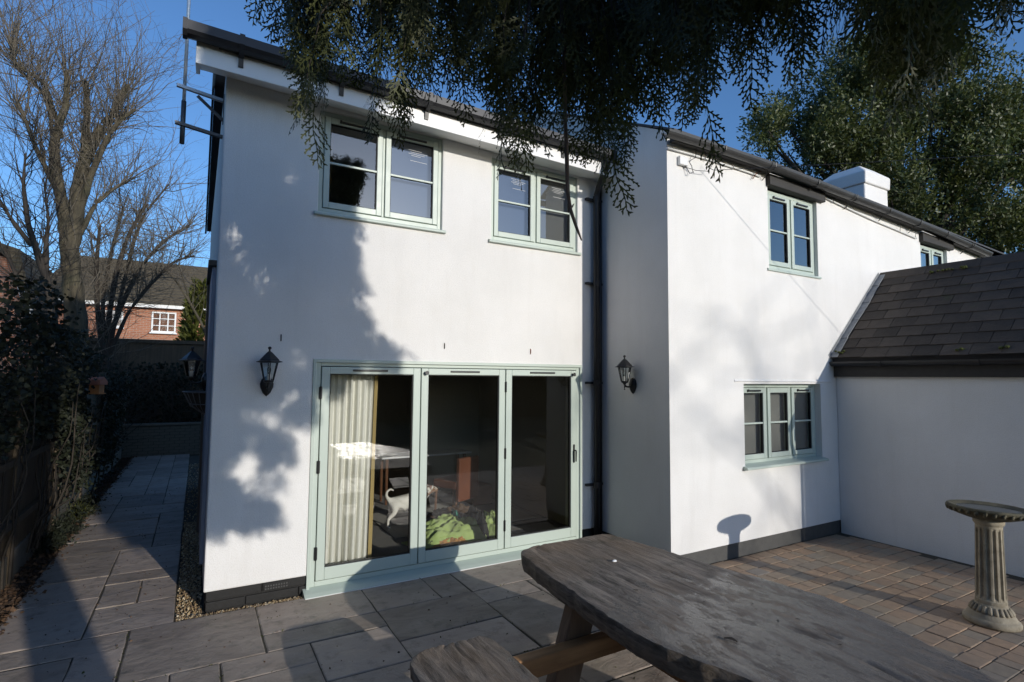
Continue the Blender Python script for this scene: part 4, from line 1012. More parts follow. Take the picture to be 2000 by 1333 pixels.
# rug and bundle
tag(obj('rug', MB().box(2.05, 4.1, 1.15, 2.6, .031, .040), 'rug_pale'), 'pale flat rug on the room floor under the dog', 'rug')
def cloth_heap(cx, cy, rx, ry, h, seed, zf=.03, n=46, pw=.7):
    mb = MB()
    for i in range(n+1):
        for j in range(n+1):
            u, v = i/n*2-1, j/n*2-1; r = math.sqrt(u*u+v*v); w_ = 1+.16*mn.noise(Vector((u*2, v*2, seed)))
            b_ = max(0, 1-(r/(1.0*w_))**2.4); z = zf+.006+h*b_**pw*(.8+.35*mn.noise(Vector((u*2.2, v*2.2, seed+4)))+.30*(1-2*abs(mn.noise(Vector((u*3.2+v*1.5, v*3.2, seed+9)))))+.16*(1-2*abs(mn.noise(Vector((u*7, v*9+u*3, seed+3))))))
            mb.v.append((cx+u*rx*w_, cy+v*ry*w_, max(z, zf+.004)))
    for i in range(n):
        for j in range(n): A = i*(n+1)+j; mb.f.append((A, A+n+1, A+n+2, A+1))
    return mb
hp = empty('fleece_blanket', (2.75, .85, .03)); tag(hp, 'crumpled lime green fleece blanket with a black band just inside the doors', 'blanket')
lobj(hp, 'fleece', cloth_heap(2.60, .68, .52, .30, .26, 3.0), 'green_fleece', smooth=True)
lobj(hp, 'band', cloth_heap(2.93, .74, .12, .30, .31, 8.0), 'black_fleece', smooth=True)
lobj(hp, 'fleece_end', cloth_heap(3.12, .70, .20, .26, .24, 15.0), 'green_fleece', smooth=True)
mk = np.array(pix(841, 1060, 1, .44))
for q_, (dx, dz, a_) in enumerate(((0, 0, .5), (.012, .012, .5), (.024, .024, .5), (.006, -.004, -1.0), (.030, .020, -1.0))):
    lobj(hp, 'printed_mark', MB().obox((mk[0]+dx-.012, mk[1], mk[2]+dz-.01), (.011*math.cos(a_), 0, .011*math.sin(a_)), (0, .0008, 0), (-.003*math.sin(a_), 0, .003*math.cos(a_))), 'black_fleece')
tag(obj('cushion', cloth_heap(2.52, .48, .30, .14, .14, 21.0), 'orange_cushion', smooth=True), 'orange cushion half under the green blanket', 'cushion')
tag(obj('dog_bed', cloth_heap(2.85, 1.25, .52, .26, .24, 31.0), 'rug_brown', smooth=True), 'dark brown dog bed behind the green blanket', 'dog bed')
tag(obj('orange_cloth', cloth_heap(2.33, .98, .12, .11, .13, 41.0), 'orange_cushion', smooth=True), 'small folded orange cloth beside the dog bed', 'cloth')
tag(obj('soft_toy', cloth_heap(2.78, 1.02, .12, .08, .23, 45.0), 'teal_toy', smooth=True), 'teal soft toy on the dog bed', 'toy')
tag(obj('box_stool', MB().box(3.62, 3.95, 2.2, 2.6, .03, .32), 'leather', bevel=.02), 'low dark leather stool behind the right door leaf', 'stool')
# --- dog
def skin_mesh(name, verts, edges, radii, mat, parent, sub=2):
    me = bpy.data.meshes.new(name); me.from_pydata(verts, edges, []); o = bpy.data.objects.new(name, me); COL.objects.link(o); o.parent = parent
    md = o.modifiers.new('skin', 'SKIN'); md.use_smooth_shade = True
    for i, r in enumerate(radii): me.skin_vertices[0].data[i].radius = (r, r) if not isinstance(r, tuple) else r
    me.skin_vertices[0].data[0].use_root = True
    sb = o.modifiers.new('sub', 'SUBSURF'); sb.levels = sub; sb.render_levels = sub
    me.materials.append(MATS[mat]); return o
dog = empty('dog', (2.10, 1.66, .03)); tag(dog, 'white terrier with brown head and curled tail standing inside the doors', 'dog')
dv = [(.10, 0, .335), (.22, 0, .32), (.36, 0, .325), (.46, 0, .35), (.53, 0, .42), (.595, 0, .455), (.655, 0, .44), (.715, 0, .425),
      (.02, 0, .36), (-.015, 0, .42), (-.005, 0, .475), (.045, 0, .50), (.085, 0, .475),
      (.09, .06, .26), (.10, .065, .20), (.035, .065, .13), (.04, .065, .03), (.07, .065, .015),
      (.09, -.06, .26), (.085, -.065, .20), (.0, -.065, .13), (-.005, -.065, .03), (.03, -.065, .015),
      (.44, .06, .26), (.44, .065, .16), (.43, .065, .03), (.46, .065, .015),
      (.44, -.06, .26), (.46, -.065, .16), (.46, -.065, .03), (.49, -.065, .015)]
de = [(0,1),(1,2),(2,3),(3,4),(4,5),(5,6),(6,7),(0,8),(8,9),(9,10),(10,11),(11,12),(0,13),(13,14),(14,15),(15,16),(16,17),(0,18),(18,19),(19,20),(20,21),(21,22),(3,23),(23,24),(24,25),(25,26),(3,27),(27,28),(28,29),(29,30)]
dr_ = [.096, .098, .112, .105, .074, .068, .042, .026, .03, .02, .017, .014, .009, .055, .038, .021, .016, .018, .055, .038, .021, .016, .018, .042, .024, .016, .019, .042, .024, .016, .019]
skin_mesh('body', dv, de, dr_, 'dog_coat', dog)
for s_ in (-1, 1):
    mb = MB(); mb.v = [(.575, s_*.03, .505), (.60, s_*.055, .50), (.555, s_*.06, .50), (.585, s_*.07, .445), (.60, s_*.045, .507)]; mb.f = [(0,4,1), (0,1,2), (1,3,2), (4,0,2)]; obj('ear', mb, 'leather', dog, fixn=False)
    obj('eye', MB().lathe([(.001, -.007), (.007, -.003), (.007, .003), (.001, .007)], 8, (.648, s_*.032, .467)), 'dog_nose', dog, smooth=True)
obj('nose', MB().lathe([(.001, -.012), (.013, -.006), (.013, .006), (.001, .012)], 10, (.742, 0, .432)), 'dog_nose', dog, smooth=True)

# ================================================================== VEGETATION
def quad_leaf(L=1.0, W=.45, fold=.12):
    V = np.array([(0,0,0), (L*.5, W*.5, fold*L), (L, 0, 0), (L*.5, -W*.5, fold*L)], float); return V, np.array([(0,1,2,3)])
def unit_rows(a): return a/np.maximum(np.linalg.norm(a, axis=-1, keepdims=True), 1e-9)
def frames(d, roll=None, rng=RNG):
    """rotation matrices with local +x along d"""
    d = unit_rows(np.asarray(d, float)); h = rng.normal(size=d.shape); s_ = unit_rows(np.cross(d, h)); u = np.cross(d, s_)
    return np.stack([d, s_, u], -1)
def tubes_np(paths, radii, n=4):
    """many tapering tubes -> V, quads. paths (m,k,3), radii (m,k)"""
    m, k, _ = paths.shape
    d = np.gradient(paths, axis=1); d = unit_rows(d)
    ref = np.where(np.abs(d[..., 2:3]) < .9, np.array([0., 0, 1]), np.array([1., 0, 0])); a = unit_rows(np.cross(d, ref)); c = np.cross(d, a)
    t = np.arange(n)*2*np.pi/n
    V = paths[:, :, None, :]+radii[:, :, None, None]*(a[:, :, None, :]*np.cos(t)[None, None, :, None]+c[:, :, None, :]*np.sin(t)[None, None, :, None])
    idx = np.arange(m*k*n).reshape(m, k, n); A = idx[:, :-1]; B = idx[:, 1:]
    F = np.stack([A, np.roll(A, -1, 2), np.roll(B, -1, 2), B], -1).reshape(-1, 4)
    return V.reshape(-1, 3), F
def twig_paths(P, D, L, k=5, wig=.12, grav=0.0, rng=RNG):
    m = len(P); d = unit_rows(np.asarray(D, float)); out = [np.asarray(P, float)]; L = np.asarray(L, float)
    for i in range(k-1):
        d = unit_rows(d+rng.normal(size=(m, 3))*wig+np.array([0, 0, grav])); out.append(out[-1]+d*(L/(k-1))[:, None])
    return np.stack(out, 1), d

# ---------------------------------------------------------------- overhanging cypress
def spray_variant(rng, L=.26, nside=17, sidel=.085, sub=5, w0=.0040, pitch=.0150):
    """flat feathery cypress spray hanging along -z in the x-z plane; returns quads"""
    V, Q = [], []
    def leafq(a, b_, w_, nrm):
        a, b_ = np.array(a), np.array(b_); d = b_-a; s_ = np.cross(d, nrm); s_ = s_/(np.linalg.norm(s_)+1e-9)*w_
        i = len(V); m_ = a+(b_-a)*.62; V.extend([a-s_*.75, m_-s_, b_-s_*.18, b_+s_*.18, m_+s_, a+s_*.75]); Q.append((i, i+1, i+4, i+5)); Q.append((i+1, i+2, i+3, i+4))
    ax = []
    x = 0; y = 0
    for k in range(nside+1):
        t = k/nside; ax.append(np.array([x+.012*math.sin(t*5+rng.random()*.4), y+.03*t*t, -L*t])); x += rng.normal()*.0018
    nrm = np.array([0, 1., .08])
    for k in range(0, nside, 2): leafq(ax[k], ax[min(k+2, nside)], .0042, nrm)
    for k in range(1, nside+1):
        t = k/nside; sl_len = sidel*(1-t)**.8*(.7+.5*rng.random())*min(1, .45+t*4)+.016
        sg = 1 if k % 2 else -1; ang = rad(36+10*rng.random()); d = np.array([sg*math.sin(ang), rng.normal()*.10, -math.cos(ang)])
        p = ax[k]; n = max(2, int(sl_len/pitch)); bend = np.array([0, 0, -.35])
        q = p.copy(); dd = d.copy()
        for j in range(n):
            st = sl_len/n; q2 = q+dd*st; leafq(q-dd*st*.1, q2+dd*st*.45, w0*.85, nrm); 
            s2 = 1 if j % 2 else -1; c_, s_ = math.cos(rad(34)*s2), math.sin(rad(34)*s2)
            e = np.array([dd[0]*c_+dd[2]*s_, dd[1]+rng.normal()*.12, -dd[0]*s_+dd[2]*c_]); ll = 1.75*pitch*(1-.55*j/n)*(.7+.6*rng.random())
            leafq(q2, q2+e*ll, w0, nrm)
            dd = dd+bend*.05; dd /= np.linalg.norm(dd); q = q2
        leafq(q, q+dd*.012, w0, nrm)
    return np.array(V), np.array(Q)
srng = np.random.default_rng(3)
SPR = [spray_variant(srng, L, ns, sd) for L, ns, sd in ((.27, 13, .12), (.33, 15, .15), (.22, 11, .10), (.30, 14, .135))]
# lower edge of the overhanging foliage (photo pixels) and how far it hangs from the camera
prof_px = [(500, 30), (530, 25), (555, 60), (580, 140), (600, 290), (622, 190), (650, 165), (680, 165), (695, 70), (712, 60), (725, 175), (745, 235), (770, 285), (790, 200), (830, 165), (870, 190), (900, 225), (925, 235), (960, 265), (985, 350), (1005, 330), (1040, 290), (1080, 270), (1120, 285), (1150, 300), (1185, 330), (1205, 365), (1230, 300), (1250, 180), (1275, 170), (1310, 215), (1345, 250), (1370, 285), (1395, 180), (1440, 150), (1470, 180), (1490, 115), (1530, 105), (1565, 120), (1600, 65), (1640, 60), (1665, 90), (1700, 155), (1730, 205), (1770, 225), (1800, 215), (1840, 150), (1880, 110), (1920, 120), (1950, 70), (1990, 40), (2020, 25)]
ppx = np.array([q[0] for q in prof_px], float); ppy = np.array([q[1] for q in prof_px], float)
def tmax(px, py):
    d = ray(px, py); a = 1.22+.25*5.403+.118      # keeps the shadow off the sunlit part of the wall
    t = a/(d[0]+.25*d[1]) if (d[0]+.25*d[1]) > .05 else 9
    return min(t*.96, 3.3)
cy = empty('cypress_tree', (0.85, -7.3, -.13)); tag(cy, 'dark cypress whose drooping feathery branches overhang the patio from above', 'tree')
def cyl(name, V, F, mat, **k):
    V = V-np.array([0.85, -7.3, -.13]); return npmesh(name, V, F, mat, cy, **k)
def fleck(x0, zw, pad=0.0):  # foliage gaps cut to throw chosen sun flecks on the wall
    if abs((x0-.09)-(3.4-zw)*.5) < .10+pad and 2.62 < zw < 3.5: return True
    return any((x0-a)**2+(zw-b_)**2 < (r+pad)**2 for a, b_, r in ((.62, 3.95, .07), (.70, 2.18, .08), (.52, 1.62, .06), (.30, 1.72, .03), (.74, 1.45, .08), (.18, 1.22, .05), (.45, 1.2, .03)))
tips = []; crng = np.random.default_rng(21)
# visible drooping branchlets: tips follow the profile, more are packed above it
for px in np.arange(500, 2030, 13):
    lo = np.interp(px, ppx, ppy)
    nlev = int(lo/62)+2
    for lv in range(nlev+1):
        py = lo-lv*62-crng.uniform(0, 30) if lv else lo-crng.exponential(26)
        if py < -150: continue
        for rep in range((1 if crng.random() < .88 else 0) if lv < 2 else (1 if crng.random() < .3 else 2)):
            qx = px+crng.uniform(-9, 9)+(crng.uniform(-16, 16) if lv else 0); tm = tmax(qx, py); t = tm*crng.uniform(.74, 1.0) if lv == 0 else tm*crng.uniform(.62, 1.0)
            tips.append((qx, py, t))
RR, TTt, SS, VAR = [], [], [], []; tw_a, tw_b = [], []
for (px, py, t) in tips:
    tip = pixd(px, py, t); L = crng.uniform(.30, .5)
    lean = np.array([crng.normal()*.15, crng.normal()*.15, 0]); d = np.array([0, 0, -1.])+lean; d /= np.linalg.norm(d)
    top = tip-d*L; tw_a.append(top); tw_b.append(tip)
    ns = 3
    for k in range(ns):
        f = k/(ns-1); p = top+d*L*f*.62+crng.normal(size=3)*.012; spread = .48*(1-f)+.12
        az = crng.uniform(0, 2*math.pi); dd = d+spread*np.array([math.cos(az), math.sin(az), 0]); dd /= np.linalg.norm(dd)
        sp_c = p+dd*.12; x0_ = sp_c[0]+.25*sp_c[1]; zw_ = sp_c[2]+.258*sp_c[1]
        if fleck(x0_, zw_, .07): continue
        # local -z -> dd, face normal (local y) roughly random
        zz = -dd; h = crng.normal(size=3); xx = np.cross(h, zz); xx /= np.linalg.norm(xx); yy_ = np.cross(zz, xx)
        RR.append(np.stack([xx, yy_, zz], -1)); TTt.append(p); SS.append(min(1, max(.74, t/2.35))*crng.uniform(.72, 1.08)*(1.0 if f > .9 else .9)); VAR.append(crng.integers(0, 4))
RR, TTt, SS, VAR = np.array(RR), np.array(TTt), np.array(SS), np.array(VAR)
Vs, Fs, off = [], [], 0
for v_ in range(4):
    k = VAR == v_; V, Fq = place(SPR[v_][0], SPR[v_][1], RR[k], TTt[k], SS[k]); Vs.append(V); Fs.append(Fq+off); off += len(V)
cyl('drooping_foliage', np.concatenate(Vs), np.concatenate(Fs), 'cypress')
# twigs carrying the branchlets, limbs carrying the twigs
tw_a, tw_b = np.array(tw_a), np.array(tw_b)
limbs = []
trunk = np.array([0.85, -7.3, 0])
def limb(p0, p1, sag, r0, r1, k=12):
    t = np.linspace(0, 1, k)[:, None]; p = p0*(1-t)+p1*t; p[:, 2] += sag*np.sin(np.pi*t[:, 0]); p[1:-1] += crng.normal(size=(k-2, 3))*.025
    return p, np.linspace(r0, r1, k)
lend = [pixd(700, -190, 2.7), pixd(900, -170, 2.6), pixd(1100, -160, 2.4), pixd(1250, -150, 2.5), pixd(1450, -170, 2.2), pixd(1700, -160, 1.9), pixd(1900, -180, 1.8), pixd(560, -170, 3.0)]
for i, e in enumerate(lend): limbs.append(limb(trunk+np.array([0, 0, 4.4+.25*i]), e, .55, .045, .010))
allp = np.concatenate([p for p, _ in limbs]); 
mids = []
for a in tw_a:
    dd = np.linalg.norm(allp-a, axis=1)+np.maximum(0, a[2]-allp[:, 2])*2; b_ = allp[dd.argmin()]; mids.append(b_)
mids = np.array(mids); t = np.linspace(0, 1, 7)[None, :, None]
tp = mids[:, None, :]*(1-t)+tw_a[:, None, :]*t; tp[:, :, 2] += .14*np.sin(np.pi*t[..., 0]); tp[:, 1:-1] += crng.normal(size=(len(mids), 5, 3))*.012
low = tw_a[:, None, :]*(1-np.linspace(.2, 1, 4)[None, :, None])+(tw_a+(tw_b-tw_a)*.7)[:, None, :]*np.linspace(.2, 1, 4)[None, :, None]
tp = np.concatenate([tp, low], 1)
V, Fq = tubes_np(tp, np.tile(np.linspace(.0075, .0012, tp.shape[1]), (len(tp), 1)), 4); cyl('twigs', V, Fq, 'dark_twig')['kind'] = 'stuff'
for p, r in limbs:
    V, Fq = tubes_np(p[None], r[None], 8); cyl('limb', V, Fq, 'bark', smooth=True)
tz = np.linspace(-.13, 11.5, 16); tpth = np.stack([0.85+.05*np.sin(tz), -7.3+.04*np.cos(tz*1.3), tz], -1); V, Fq = tubes_np(tpth[None], np.linspace(.24, .04, 16)[None], 12); cyl('trunk', V, Fq, 'bark', smooth=True)
# a bare broken stick hanging down
st = [(1098, -70, 2.30), (1099, 60, 2.30), (1103, 150, 2.29), (1104, 230, 2.28), (1107, 310, 2.27), (1108, 370, 2.26), (1114, 410, 2.25), (1126, 445, 2.25), (1136, 470, 2.24)]
sp = np.array([pixd(*q) for q in st]); V, Fq = tubes_np(sp[None], np.array([.0085, .0085, .008, .008, .0095, .0075, .008, .0065, .003])[None], 7); cyl('broken_stick', V, Fq, 'dead_stick', smooth=True)
kn = [(1103, 150), (1105, 232), (1107, 305), (1114, 408)]
for i, (a, b_) in enumerate(kn):
    p = pixd(a, b_, 2.285); e = p+np.array([.02 if i % 2 else -.02, 0, .025]); V, Fq = tubes_np(np.array([p, (p+e)/2, e])[None], np.array([.006, .004, .0015])[None], 5); cyl('stick_spur', V, Fq, 'dead_stick')
# unseen crown behind the camera, sprays shaped to shade the extension wall with flecks
def crown_pts(n, rng):
    out = []
    while len(out) < n:
        x0 = rng.uniform(-3.4, 1.8) if rng.random() < .3 else rng.uniform(-.35, 1.8); z = rng.uniform(1.4, 7.9); s_ = rng.uniform(5.9, 9.0)
        p = np.array([x0+.25*s_, -s_, z]); zw = z-.258*s_     # height of its shadow on the extension wall
        # lower edge of the crown by shadow column
        low_ = 2.0 if x0 < -2.2 else (.5 if x0 < -.95 else (2.3 if x0 < -.05 else (.95 if x0 < .5 else min(.95+2.6*(x0-.5), 2.1+.10*x0))))
        low_ -= (.35 if x0 < -.95 else 0); low_ += .42*mn.noise(Vector((x0*2.1, 0, 4)))+.25*mn.noise(Vector((x0*6, 1, 9)))
        if zw < low_: continue
        edge = 1.08+.16*mn.noise(Vector((zw*1.5, 3, 2)))+.12*mn.noise(Vector((zw*4.5, 8, 2)))+.32*max(0, 3.5-max(zw, 2.0))+.10*max(0, zw-4.0)
        if x0 > edge or zw > (5.9 if x0 < .2 else 5.2) or (x0 < -.8 and zw > 3.6): continue
        if -.80 < x0 < -.20: continue
        if np.linalg.norm(p-CAM) < 1.0: continue
        hole = .8*mn.noise(Vector((x0*3.6+3, zw*3.6, 1.5)))+.45*mn.noise(Vector((x0*8, zw*8, 3.5)))
        if hole > .13 and zw < 4.1: continue
        if fleck(x0, zw-.10, .09): continue
        out.append(p)
    return np.array(out)
cp = crown_pts(9000, np.random.default_rng(5))
V0, Q0 = spray_variant(np.random.default_rng(9), .42, 7, .17, 2, .015, .06)
m = len(cp); dd = unit_rows(np.concatenate([crng.normal(size=(m, 2))*.5, -np.ones((m, 1))], 1)); zz = -dd; xx = unit_rows(np.cross(crng.normal(size=(m, 3)), zz)); Rm = np.stack([xx, np.cross(zz, xx), zz], -1)
V, Fq = place(V0, Q0, Rm, cp, crng.uniform(.42, .72, m)); cyl('crown', V, Fq, 'cypress')
bl = []
for i in range(26):
    z = 3.2+i*.3; az = crng.uniform(0, 6.28); e = np.array([0.85+1.9*math.cos(az), -7.5+1.2*math.sin(az), z+.3]); 
    if e[1] > -6.2: e[1] = -6.4
    bl.append(limb(np.array([0.85, -7.3, z]), e, .15, .03, .008, 6))
V, Fq = tubes_np(np.stack([p for p, _ in bl]), np.stack([r for _, r in bl]), 5); cyl('branches', V, Fq, 'bark')['kind'] = 'stuff'

# ---------------------------------------------------------------- hedges out of view, behind and beside the camera
def hedge(name, label, x0, x1, y0, y1, z1, n, mat, seed, leaf=(.13, .09)):
    rng = np.random.default_rng(seed); h = empty(name, ((x0+x1)/2, (y0+y1)/2, -.13)); tag(h, label, 'hedge')
    loc = np.array(h.location)
    P = rng.uniform((x0, y0, -.1), (x1, y1, z1), (n, 3)); 
    side = rng.random(n); P[:, 1] = np.where(side < .45, y0+rng.random(n)**2*.25, np.where(side < .9, y1-rng.random(n)**2*.25, P[:, 1]))
    P[:, 2] += np.array([.25*mn.noise(Vector((p[0]*.9, p[1], 3))) for p in P])*np.clip(P[:, 2]/z1, 0, 1)
    LV, LQ = quad_leaf(leaf[0], leaf[1]); V, Fq = place(LV, LQ, rand_rot(n, rng), P, rng.uniform(.7, 1.5, n)); npmesh('foliage', V-loc, Fq, mat, h)
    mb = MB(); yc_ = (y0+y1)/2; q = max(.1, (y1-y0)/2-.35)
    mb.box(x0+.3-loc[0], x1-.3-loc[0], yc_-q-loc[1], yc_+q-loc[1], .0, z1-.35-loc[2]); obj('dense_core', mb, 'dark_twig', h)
    return h
hedge('unseen_hedge', 'clipped dark evergreen hedge closing the far end of the garden', -8, 24, -20.5, -19.2, 2.45, 52000, 'hedge', 61, (.085, .055))
hedge('unseen_hedge', 'tall dark evergreen hedge added out of view to block left sky light', -4.6, -2.9, -9.5, 1.2, 5.2, 15000, 'hedge', 62, (.18, .12))  # added to keep sky light off the left-facing walls

# ---------------------------------------------------------------- evergreen oak behind the cottage
oc = pixd(1745, 300, 17.0); oak = empty('evergreen_oak', (float(oc[0]), float(oc[1]), -.13)); tag(oak, 'large evergreen oak with glossy leaves rising behind the cottage roof', 'tree')
orng = np.random.default_rng(17); ol = np.array(oak.location)
lobes = [(1475, 262, 24), (1500, 255, 40), (1530, 235, 50), (1560, 270, 60), (1590, 200, 60), (1610, 260, 75), (1640, 150, 60), (1660, 230, 90), (1700, 120, 65), (1720, 200, 95), (1765, 110, 70), (1790, 190, 100), (1830, 150, 70), (1850, 240, 100), (1890, 190, 75), (1920, 260, 90), (1960, 230, 60), (1985, 260, 55), (1760, 300, 110), (1680, 320, 90), (1600, 330, 80), (1840, 340, 110), (1920, 350, 100), (1980, 330, 70), (1900, 430, 90), (1960, 430, 80), (1820, 420, 80), (1740, 390, 70), (1985, 480, 50), (1540, 300, 50), (1800, 440, 60), (2030, 300, 90), (2040, 420, 90)]
P, cent = [], []
for (a, b_, r) in lobes:
    t = orng.uniform(15.8, 18.2); c = pixd(a, b_, t); R_ = r*t/F_PX; n = int(760*(r/70)**2)
    d = unit_rows(orng.normal(size=(n, 3))); rr = R_*np.clip(orng.normal(.86, .2, n), .1, 1.25)
    lump = 1+.5*np.array([mn.noise(Vector(q*2.6+c)) for q in d]); pp_ = c+d*(rr*lump)[:, None]; P.append(pp_[np.array([mn.noise(Vector(q)*.85) < .06 for q in pp_])]); cent.append((c, R_))
P = np.concatenate(P)
# upright shoots: clumps of leaves along short twigs
n = len(P); tw_d = unit_rows(orng.normal(size=(n, 3))*.55+np.array([0, 0, .9])); KL = 7
PP = np.repeat(P, KL, 0)+np.repeat(tw_d, KL, 0)*np.tile(np.linspace(0, .42, KL), n)[:, None]
DD = np.repeat(tw_d, KL, 0)*.7+orng.normal(size=(n*KL, 3))*.75
LV, LQ = quad_leaf(.13, .055, .05); V, Fq = place(LV, LQ, frames(DD, rng=orng), PP, orng.uniform(.7, 1.25, n*KL)); npmesh('crown', V-ol, Fq, 'holm_oak', oak)
tz = np.linspace(-.13, 6.0, 8); tp_ = np.stack([ol[0]+.15*np.sin(tz*.6), ol[1]+.1*np.cos(tz), tz], -1); V, Fq = tubes_np(tp_[None], np.linspace(.42, .24, 8)[None], 12); npmesh('trunk', V-ol, Fq, 'bark', oak, smooth=True)
for c, R_ in cent:
    a = tp_[-1-orng.integers(0, 4)]; p, r = limb(a, c, .3, .14, .02, 9); V, Fq = tubes_np(p[None], r[None], 7); npmesh('limb', V-ol, Fq, 'dark_twig', oak, smooth=True)

# ---------------------------------------------------------------- left side: fence, ivy, trees, neighbours
FX = -1.66
fence = empty('timber_fence', (FX, 4.5, -.06)); tag(fence, 'dark timber board fence with concrete gravel boards along the passage', 'fence')
frs = random.Random(4); PY = [-.1, 1.75, 3.6, 5.45, 7.3, 9.15, 11.0]
for y in PY:
    lobj(fence, 'post', MB().box(FX-.05, FX+.05, y-.05, y+.05, -.06, 2.06+frs.uniform(-.03, .03)), 'fence_timber', bevel=.008)
for y0_, y1_ in zip(PY, PY[1:]):
    lobj(fence, 'gravel_board', MB().box(FX-.03, FX+.025, y0_+.055, y1_-.055, -.06, .24), 'concrete_board', bevel=.01)
    for z in (.55, 1.15, 1.75): lobj(fence, 'rail', MB().box(FX+.016, FX+.065, y0_+.052, y1_-.052, z-.03, z+.035), 'fence_timber')
    y = y0_+.055
    while y < y1_-.1:
        lobj(fence, 'board', MB().prism([(FX-.022, y), (FX-.006, y), (FX+.013, y+.118), (FX+.004, y+.118)], 2, .245, 1.93+frs.uniform(-.015, .015)), 'fence_timber'); y += .1165
# ivy swathing the fence
iv = empty('ivy', (FX, 2.6, -.06)); tag(iv, 'dense dark ivy smothering the timber fence', 'ivy'); il = np.array(iv.location); irng = np.random.default_rng(31)
P = []
while len(P) < 11500:
    y = irng.uniform(.2, 8.6); z = irng.uniform(.0, 3.1); nz_ = mn.noise(Vector((y*.9, z*.9, 2))); n2_ = mn.noise(Vector((y*2.6, z*2.6, 7)))
    topz = 2.75-.16*max(0, y-1.5)+.35*nz_ if y < 6 else 1.9+.4*nz_
    botz = (1.25 if y < 2.6 else .8)+.6*mn.noise(Vector((y*1.3, 5, 1))) if y < 4.9 else .5+.8*mn.noise(Vector((y*1.3, 5, 1)))
    if abs(y-1.75) < .12 and z < 1.5: continue
    if abs(y-5.6) < .35 and z > 1.0: continue
    if z > topz or (z < botz and irng.random() < .93): continue
    if n2_ > .22 or (y < 2.9 and z < 1.35) or (4.7 < y < 6.6 and z > .7): continue
    P.append((FX+.05+abs(irng.normal())*.07+max(0, .12+.22*nz_)*irng.random()+(.08 if z > 1.9 else 0)*irng.normal(), y, z))
P = np.array(P); LV = np.array([(0,0,0), (.25,.42,.05), (.62,.34,.06), (1,0,0), (.62,-.34,.06), (.25,-.42,.05)]); LQ = np.array([(0,1,2,3), (0,3,4,5)])
DD = irng.normal(size=(len(P), 3))*.6+np.array([.55, -.2, -.35]); V, Fq = place(LV, LQ, frames(DD, rng=irng), P, irng.uniform(.028, .062, len(P))); npmesh('leaves', V-il, Fq, 'ivy', iv)
m = 26; A = np.stack([np.full(m, FX+.06), irng.uniform(.3, 8, m), irng.uniform(-.03, .4, m)], -1); pth, _ = twig_paths(A, np.tile([.03, .1, 1.], (m, 1)), irng.uniform(1.2, 2.4, m), 9, .22, .1, irng); pth[..., 0] = np.clip(pth[..., 0], FX+.06, FX+.30)
V, Fq = tubes_np(pth, np.tile(np.linspace(.014, .004, 9), (m, 1)), 5); npmesh('stems', V-il, Fq, 'dark_twig', iv)['kind'] = 'stuff'
# low plants at the border edge
for i, (y, s_) in enumerate(((2.9, .26), (3.5, .34), (4.5, .30), (5.3, .22))):
    pl_ = empty('border_plant', (-1.52, y, -.05)); tag(pl_, ['small tufted border plant under the ivy', 'bushy green border plant at the fence foot', 'grassy border plant beside the mossy slabs', 'low border plant below the bird box'][i], 'plant')
    n = 260; d = unit_rows(irng.normal(size=(n, 3))*np.array([.6, .9, .3])+np.array([.1, 0, .9])); pth, _ = twig_paths(irng.normal(size=(n, 3))*np.array([.03, .10, .0]), d, irng.uniform(.4, 1, n)*s_, 4, .25, -.15, irng)
    V, Fq = tubes_np(pth, np.tile(np.linspace(.0035, .0012, 4), (n, 1)), 3); npmesh('stems', V, Fq, 'golden_conifer' if i == 2 else 'ivy', pl_)
    LV2, LQ2 = quad_leaf(.05, .022); V, Fq = place(LV2, LQ2, frames(irng.normal(size=(n*2, 3))+np.array([0, 0, .5]), rng=irng), pth[:, [2, 3]].reshape(-1, 3), irng.uniform(.7, 1.4, n*2)); npmesh('leaves', V, Fq, 'ivy', pl_)
# leaf litter along the border
n = 4200; P = np.stack([irng.uniform(-1.64, -1.37, n)+irng.exponential(.03, n)*(irng.random(n) < .3), irng.uniform(-.3, 11, n), irng.uniform(-.05, -.018, n)], -1); P[P[:, 0] > -1.40, 2] = .006
LV2, LQ2 = quad_leaf(.045, .03, .15); V, Fq = place(LV2, LQ2, frames(irng.normal(size=(n, 3))*np.array([1, 1, .25]), rng=irng), P, irng.uniform(.5, 1.3, n)); tag(npmesh('leaf_litter', V, Fq, 'litter'), 'brown fallen leaves lying between the fence and the path', 'leaf litter', kind='stuff')
n = 520; P = np.stack([irng.uniform(-1.3, 3.3, n), irng.uniform(-4.5, 6, n), np.full(n, .006)], -1); P[P[:, 1] > -.2, 0] = irng.uniform(-1.35, -.3, (P[:, 1] > -.2).sum())
V, Fq = place(LV2, LQ2, frames(irng.normal(size=(n, 3))*np.array([1, 1, .1]), rng=irng), P, irng.uniform(.2, .55, n)); tag(npmesh('leaf_crumbs', V, Fq, 'litter'), 'scattered crumbs of dead leaf on the patio slabs', 'leaf litter', kind='stuff')
# bird box
bq = pix(188, 768, 0, -1.40); bx = empty('bird_box', (float(bq[0]), float(bq[1]), float(bq[2]))); tag(bx, 'red and orange bird box fixed to the fence post', 'bird box'); bx.rotation_euler = (0, 0, rad(-20))
obj('box_body', MB().box(-.07, .07, -.07, .07, 0, .13), 'bird_box_orange', bx, bevel=.004); obj('box_roof', MB().prism([(-.10, .12), (.10, .12), (.10, .17), (0, .24), (-.10, .20)], 0, -.095, .095), 'bird_box_red', bx, bevel=.004); obj('box_floor', MB().box(-.085, .085, -.085, .085, -.016, -.001), 'bird_box_orange', bx); obj('entrance_hole', MB().tube([(.0, -.071, .08), (.0, -.0725, .08)], .018, 12), 'gasket', bx)
